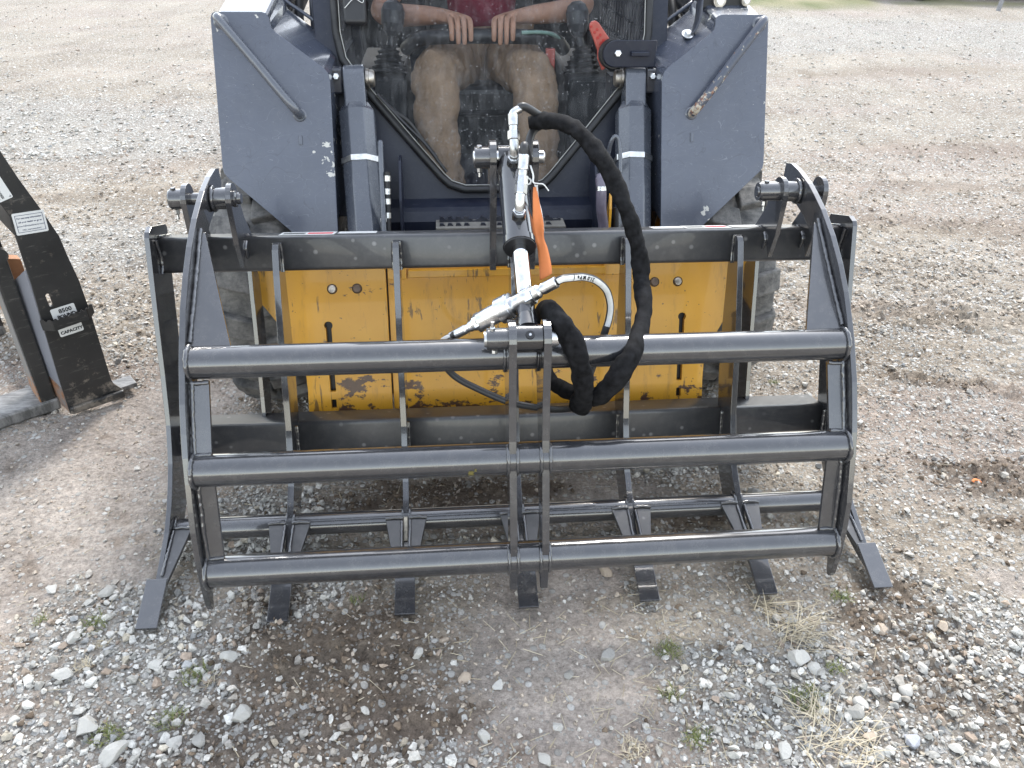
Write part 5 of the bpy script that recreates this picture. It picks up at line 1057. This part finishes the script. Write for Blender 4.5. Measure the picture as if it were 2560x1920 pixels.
for s in (-1, 1):
    for y in (1.27, 2.48):
        w = bpy.data.objects.new('tyre', carc); COL.objects.link(w); w.location = (s*.768, y, .345); w.scale = (1, 1.12, 1.12); w.parent = loader; w.matrix_parent_inverse = wmat(loader).inverted(); w.rotation_euler = (.07 if s < 0 else .02, 0, 0)
        w['label'] = ('left' if s < 0 else 'right')+(' front' if y < 2 else ' rear')+' dusty chunky tyre'
        rm = bpy.data.objects.new('rim', rimd); COL.objects.link(rm); rm.parent = w; rm.scale = (-s*-1, 1, 1)
        for k in range(17):
            for sd in (-1, 1):
                l = bpy.data.objects.new('tread_lug', lugs[sd]); COL.objects.link(l); l.parent = w; l.rotation_euler = (2*math.pi*(k+(.5 if sd > 0 else 0))/17, 0, 0)
                if y < 2:
                    bv = l.modifiers.new('b', 'BEVEL'); bv.width = .005; bv.segments = 2

# ------------------------------------------------------------------ pallet fork attachment parked on the left
FB = Vector((-1.463, .968, .0)); FU = Vector((.796, .605, 0)).normalized(); FN = Vector((.605, -.796, 0)).normalized(); FZ = Vector((0, 0, 1))
def fp(u, n, z): return FB+FU*u+FN*n+FZ*z
def fm(u, n, z, ang=0):
    c, s = math.cos(R(ang)), math.sin(R(ang)); return frame_plane(fp(u, n, z), FU*c+FZ*s, FZ*c-FU*s)
def fbox(name, u0, u1, n0, n1, z0, z1, mat, par, bev=.002):
    return MB().hexa([fp(u0, n0, z0), fp(u1, n0, z0), fp(u1, n1, z0), fp(u0, n1, z0), fp(u0, n0, z1), fp(u1, n0, z1), fp(u1, n1, z1), fp(u0, n1, z1)]).build(name, mat, par, bev)
forks = empty('pallet_fork_frame', tuple(fp(-.2, -.1, 0)), 'scuffed black pallet fork attachment with white labels standing left of the grapple', 'pallet fork')
plate = sheet('side_plate', [[(.0, .0), (.172, .0), (.183, .006), (.182, .020), (.156, .058), (.152, .075), (.152, .332), (.147, .454), (.136, .542), (.131, .602), (.104, .698), (.073, .796), (.050, .882), (.035, .98), (.02, 1.04), (-.075, 1.04), (-.05, .90), (-.02, .79), (.010, .725), (.020, .690), (.018, .640), (.016, .468), (.010, .34), (.002, .138)], [(.049+.006*math.cos(R(a)), .412+(.016 if math.sin(R(a)) > 0 else -.016)*1+.006*math.sin(R(a))) for a in range(0, 360, 30)]], fm(0, 0, 0), .012, M['fork'], forks, .0015)
fbox('foot_bend', .002, .178, .001, .016, .002, .030, M['fork'], plate, .006)
MB().hexa([fp(.001, -.011, .10), fp(-.035, -.16, .16), fp(-.023, -.16, .16), fp(.012, -.011, .10), fp(.012, -.011, .52), fp(-.035, -.16, .42), fp(-.023, -.16, .42), fp(.024, -.011, .52)]).build('flange', M['flange_skylit'], forks, .001)
MB().hexa([fp(.0, -.011, .004), fp(-.03, -.13, .05), fp(-.018, -.13, .05), fp(.012, -.011, .004), fp(.001, -.011, .099), fp(-.035, -.16, .159), fp(-.023, -.16, .159), fp(.012, -.011, .099)]).build('flange_foot', M['rust'], forks, .001)
shank = fbox('fork_shank', -.062, -.015, -.165, -.058, .03, .80, M['fork'], forks, .006)
fbox('shank_side', -.0645, -.0615, -.163, -.060, .045, .78, M['shank'], shank, .0)
fbox('fork_blade', -1.10, -.010, -.20, -.052, .0, .046, M['blade'], forks, .008)
sh2 = fbox('fork_shank', -.062, -.015, -.86, -.76, .03, .80, M['fork'], forks, .006); fbox('fork_blade', -1.10, -.014, -.866, -.754, .0, .046, M['blade'], forks, .012)
MB().cyl(fp(-.035, .0-.02, .575), fp(-.035, -.95, .575), .022, 20).build('fork_shaft', M['fork'], forks)
fbox('crossbar', .03, .06, -.95, -.012, .10, .20, M['fork'], forks); fbox('crossbar', .03, .06, -.95, -.012, .60, .70, M['fork'], forks)
fbox('skid_plate', .16, .235, -.10, -.03, .0, .018, M['blade'], forks, .003)
# serrated step strap across the side plate
st = []; n = 40
for k in range(n+1):
    t = k/n; u = .004+.158*t; out = .006+.034*min(1, min(t, 1-t)*6); st.append((u, out))
b = MB(); vs = []; fs = []
for k, (u, o_) in enumerate(st):
    zt = .354+(.0065 if k % 4 in (1, 2) else 0)+.012*(k/n); zb = .322+.012*(k/n); vs += [fp(u, o_, zb), fp(u, o_, zt), fp(u, o_-.004, zt), fp(u, o_-.004, zb)]
for k in range(n):
    for j in range(4): fs.append((4*k+j, 4*k+(j+1) % 4, 4*k+4+(j+1) % 4, 4*k+4+j))
fs += [(0, 1, 2, 3), (4*n+3, 4*n+2, 4*n+1, 4*n)]
b.add(vs, fs).build('step_strap', M['fork'], forks)
# labels
def rr(w, h, r=.004): return [(r+(w-2*r)*a+r*math.cos(R(t)), r+(h-2*r)*c+r*math.sin(R(t))) for a, c, t0 in ((1, 0, -90), (1, 1, 0), (0, 1, 90), (0, 0, 180)) for t in (t0, t0+45, t0+90)]
l1 = sheet('capacity_label', [rr(.072, .100)], fm(.046, .0010, .280, 3), .0008, M['label'], plate)
text('label_text', '8500', fm(.083, .0016, .362, 3), .0195, M['ink'], l1, .0006, .0002, 'CENTER'); text('label_text', 'POUND', fm(.083, .0016, .345, 3), .0155, M['ink'], l1, .0006, .0002, 'CENTER'); text('label_text', 'MAX', fm(.083, .0016, .312, 3), .017, M['ink'], l1, .0006, .0002, 'CENTER'); text('label_text', 'CAPACITY', fm(.083, .0016, .290, 3), .0142, M['ink'], l1, .0006, .0002, 'CENTER')
l2 = sheet('warranty_label', [rr(.086, .066)], fm(.022, .0010, .632, -3), .0008, M['label'], plate)
for a, c, d, e in ((.006, .080, .007, .0082), (.006, .080, .0578, .059), (.006, .0072, .007, .059), (.0788, .080, .007, .059)):
    Mx = fm(.022, .0012, .632, -3); MB().hexa([Mx @ Vector(p) for p in [(a, d, 0), (c, d, 0), (c, e, 0), (a, e, 0), (a, d, .0003), (c, d, .0003), (c, e, .0003), (a, e, .0003)]]).build('label_border', M['inkblue'], l2)
for k, tx_ in enumerate(('For warranty information', 'call your dealer or go to', 'www.CIDattachments.com/', 'CID_warranty.html')):
    Mx = fm(.022, .0014, .632, -3) @ Matrix.Translation((.043, .0475-.0118*k, 0)); text('label_text', tx_, Mx, .0064, M['inkblue'], l2, .00012 if k < 2 else 0, .0002, 'CENTER', 1.0)
l3 = sheet('serial_plate', [rr(.082, .098)], fm(-.034, .0010, .726, 14), .0008, M['label'], plate)
Mx = fm(-.034, .0014, .726, 14)
text('label_text', 'CID', Mx @ Matrix.Translation((.030, .022, 0)) @ Matrix.Rotation(R(90), 4, 'Z'), .024, M['inkgreen'], l3, .0008, .0002)
text('label_text', 'MODEL', Mx @ Matrix.Translation((.048, .006, 0)) @ Matrix.Rotation(R(90), 4, 'Z'), .0085, M['ink'], l3, .0002, .0002); text('label_text', 'SERIAL', Mx @ Matrix.Translation((.060, .006, 0)) @ Matrix.Rotation(R(90), 4, 'Z'), .0085, M['ink'], l3, .0002, .0002)
for p in ((.006, .006), (.076, .006), (.076, .092), (.006, .092)): q = Mx @ Vector((*p, 0)); MB().rings(q, q+FN*.0015, [(0, .003), (1, .002)], 10).build('rivet', M['zinc'], l3)
# wooden blocks wedged between shank and plate
for u0, u1, n0, n1, z0, z1, lab, dz in ((-.16, .035, -.215, -.17, .42, .53, 'orange brown wooden block wedged high in the fork frame', -.03), (-.06, .05, -.24, -.19, .29, .315, 'thin pale wooden slat low behind the fork frame', -.04)):
    o = MB().hexa([fp(u0, n0, z0-dz), fp(u1, n0, z0+dz), fp(u1, n1, z0+dz), fp(u0, n1, z0-dz), fp(u0, n0, z1-dz), fp(u1, n0, z1+dz), fp(u1, n1, z1+dz), fp(u0, n1, z1-dz)]).build('wooden_block', M['wood'], None, .002)
    tag(o, lab, 'wood block', 'wooden pieces in the fork frame')

# ------------------------------------------------------------------ far right: stake and parked vehicle, scrap
stake = MB().hexa([(9.575, 12.80, -.05), (9.63, 12.80, -.05), (9.63, 12.855, -.05), (9.575, 12.855, -.05), (9.60, 12.81, .19), (9.655, 12.81, .20), (9.655, 12.865, .21), (9.60, 12.865, .20)]).build('stake', M['stakewood'], None, .004)
tag(stake, 'short grey wooden stake at the edge of the far grass', 'stake')
car = empty('parked_car', (10.8, 15.4, 0), 'dark parked car at the top right edge, only its shaded underside showing', 'car')
prof = [(8.3, .34), (8.25, .62), (8.5, .86), (9.5, .98), (10.2, 1.46), (12.0, 1.48), (12.7, 1.02), (13.3, .92), (13.4, .55), (13.3, .33)]
MB().extr([(x, 14.55, z) for x, z in prof], [(x, 16.35, z) for x, z in prof]).build('car_body', M['carpaint'], car, .05, 3)
MB().extr([(x, 14.54, z) for x, z in ((9.7, 1.0), (10.28, 1.38), (11.1, 1.40), (11.1, 1.0))], [(x, 14.56, z) for x, z in ((9.7, 1.0), (10.28, 1.38), (11.1, 1.40), (11.1, 1.0))]).build('side_window', M['ink'], car)
for x in (9.15, 12.35):
    for y in (14.56, 16.15):
        w = MB().rings((x, y, .32), (x, y+.2, .32), [(0, .27), (.1, .32), (.9, .32), (1, .27)], 30).build('wheel', M['rubber'], car); MB().rings((x, y-.005, .32), (x, y+.03, .32), [(0, .15), (.3, .2), (1, .2)], 24).build('rim', M['steel'], w)
sc_ = MB().tube(spline([(1.415, .41, .004), (1.424, .415, .009), (1.435, .412, .007), (1.442, .408, .003)], 4), .0045, 8, noise=.3, flat=(1, .4)).build('orange_scrap', M['orange'], None)
tag(sc_, 'tiny orange scrap lying on gravel right of the grapple', 'scrap')
bpy.context.view_layer.update()
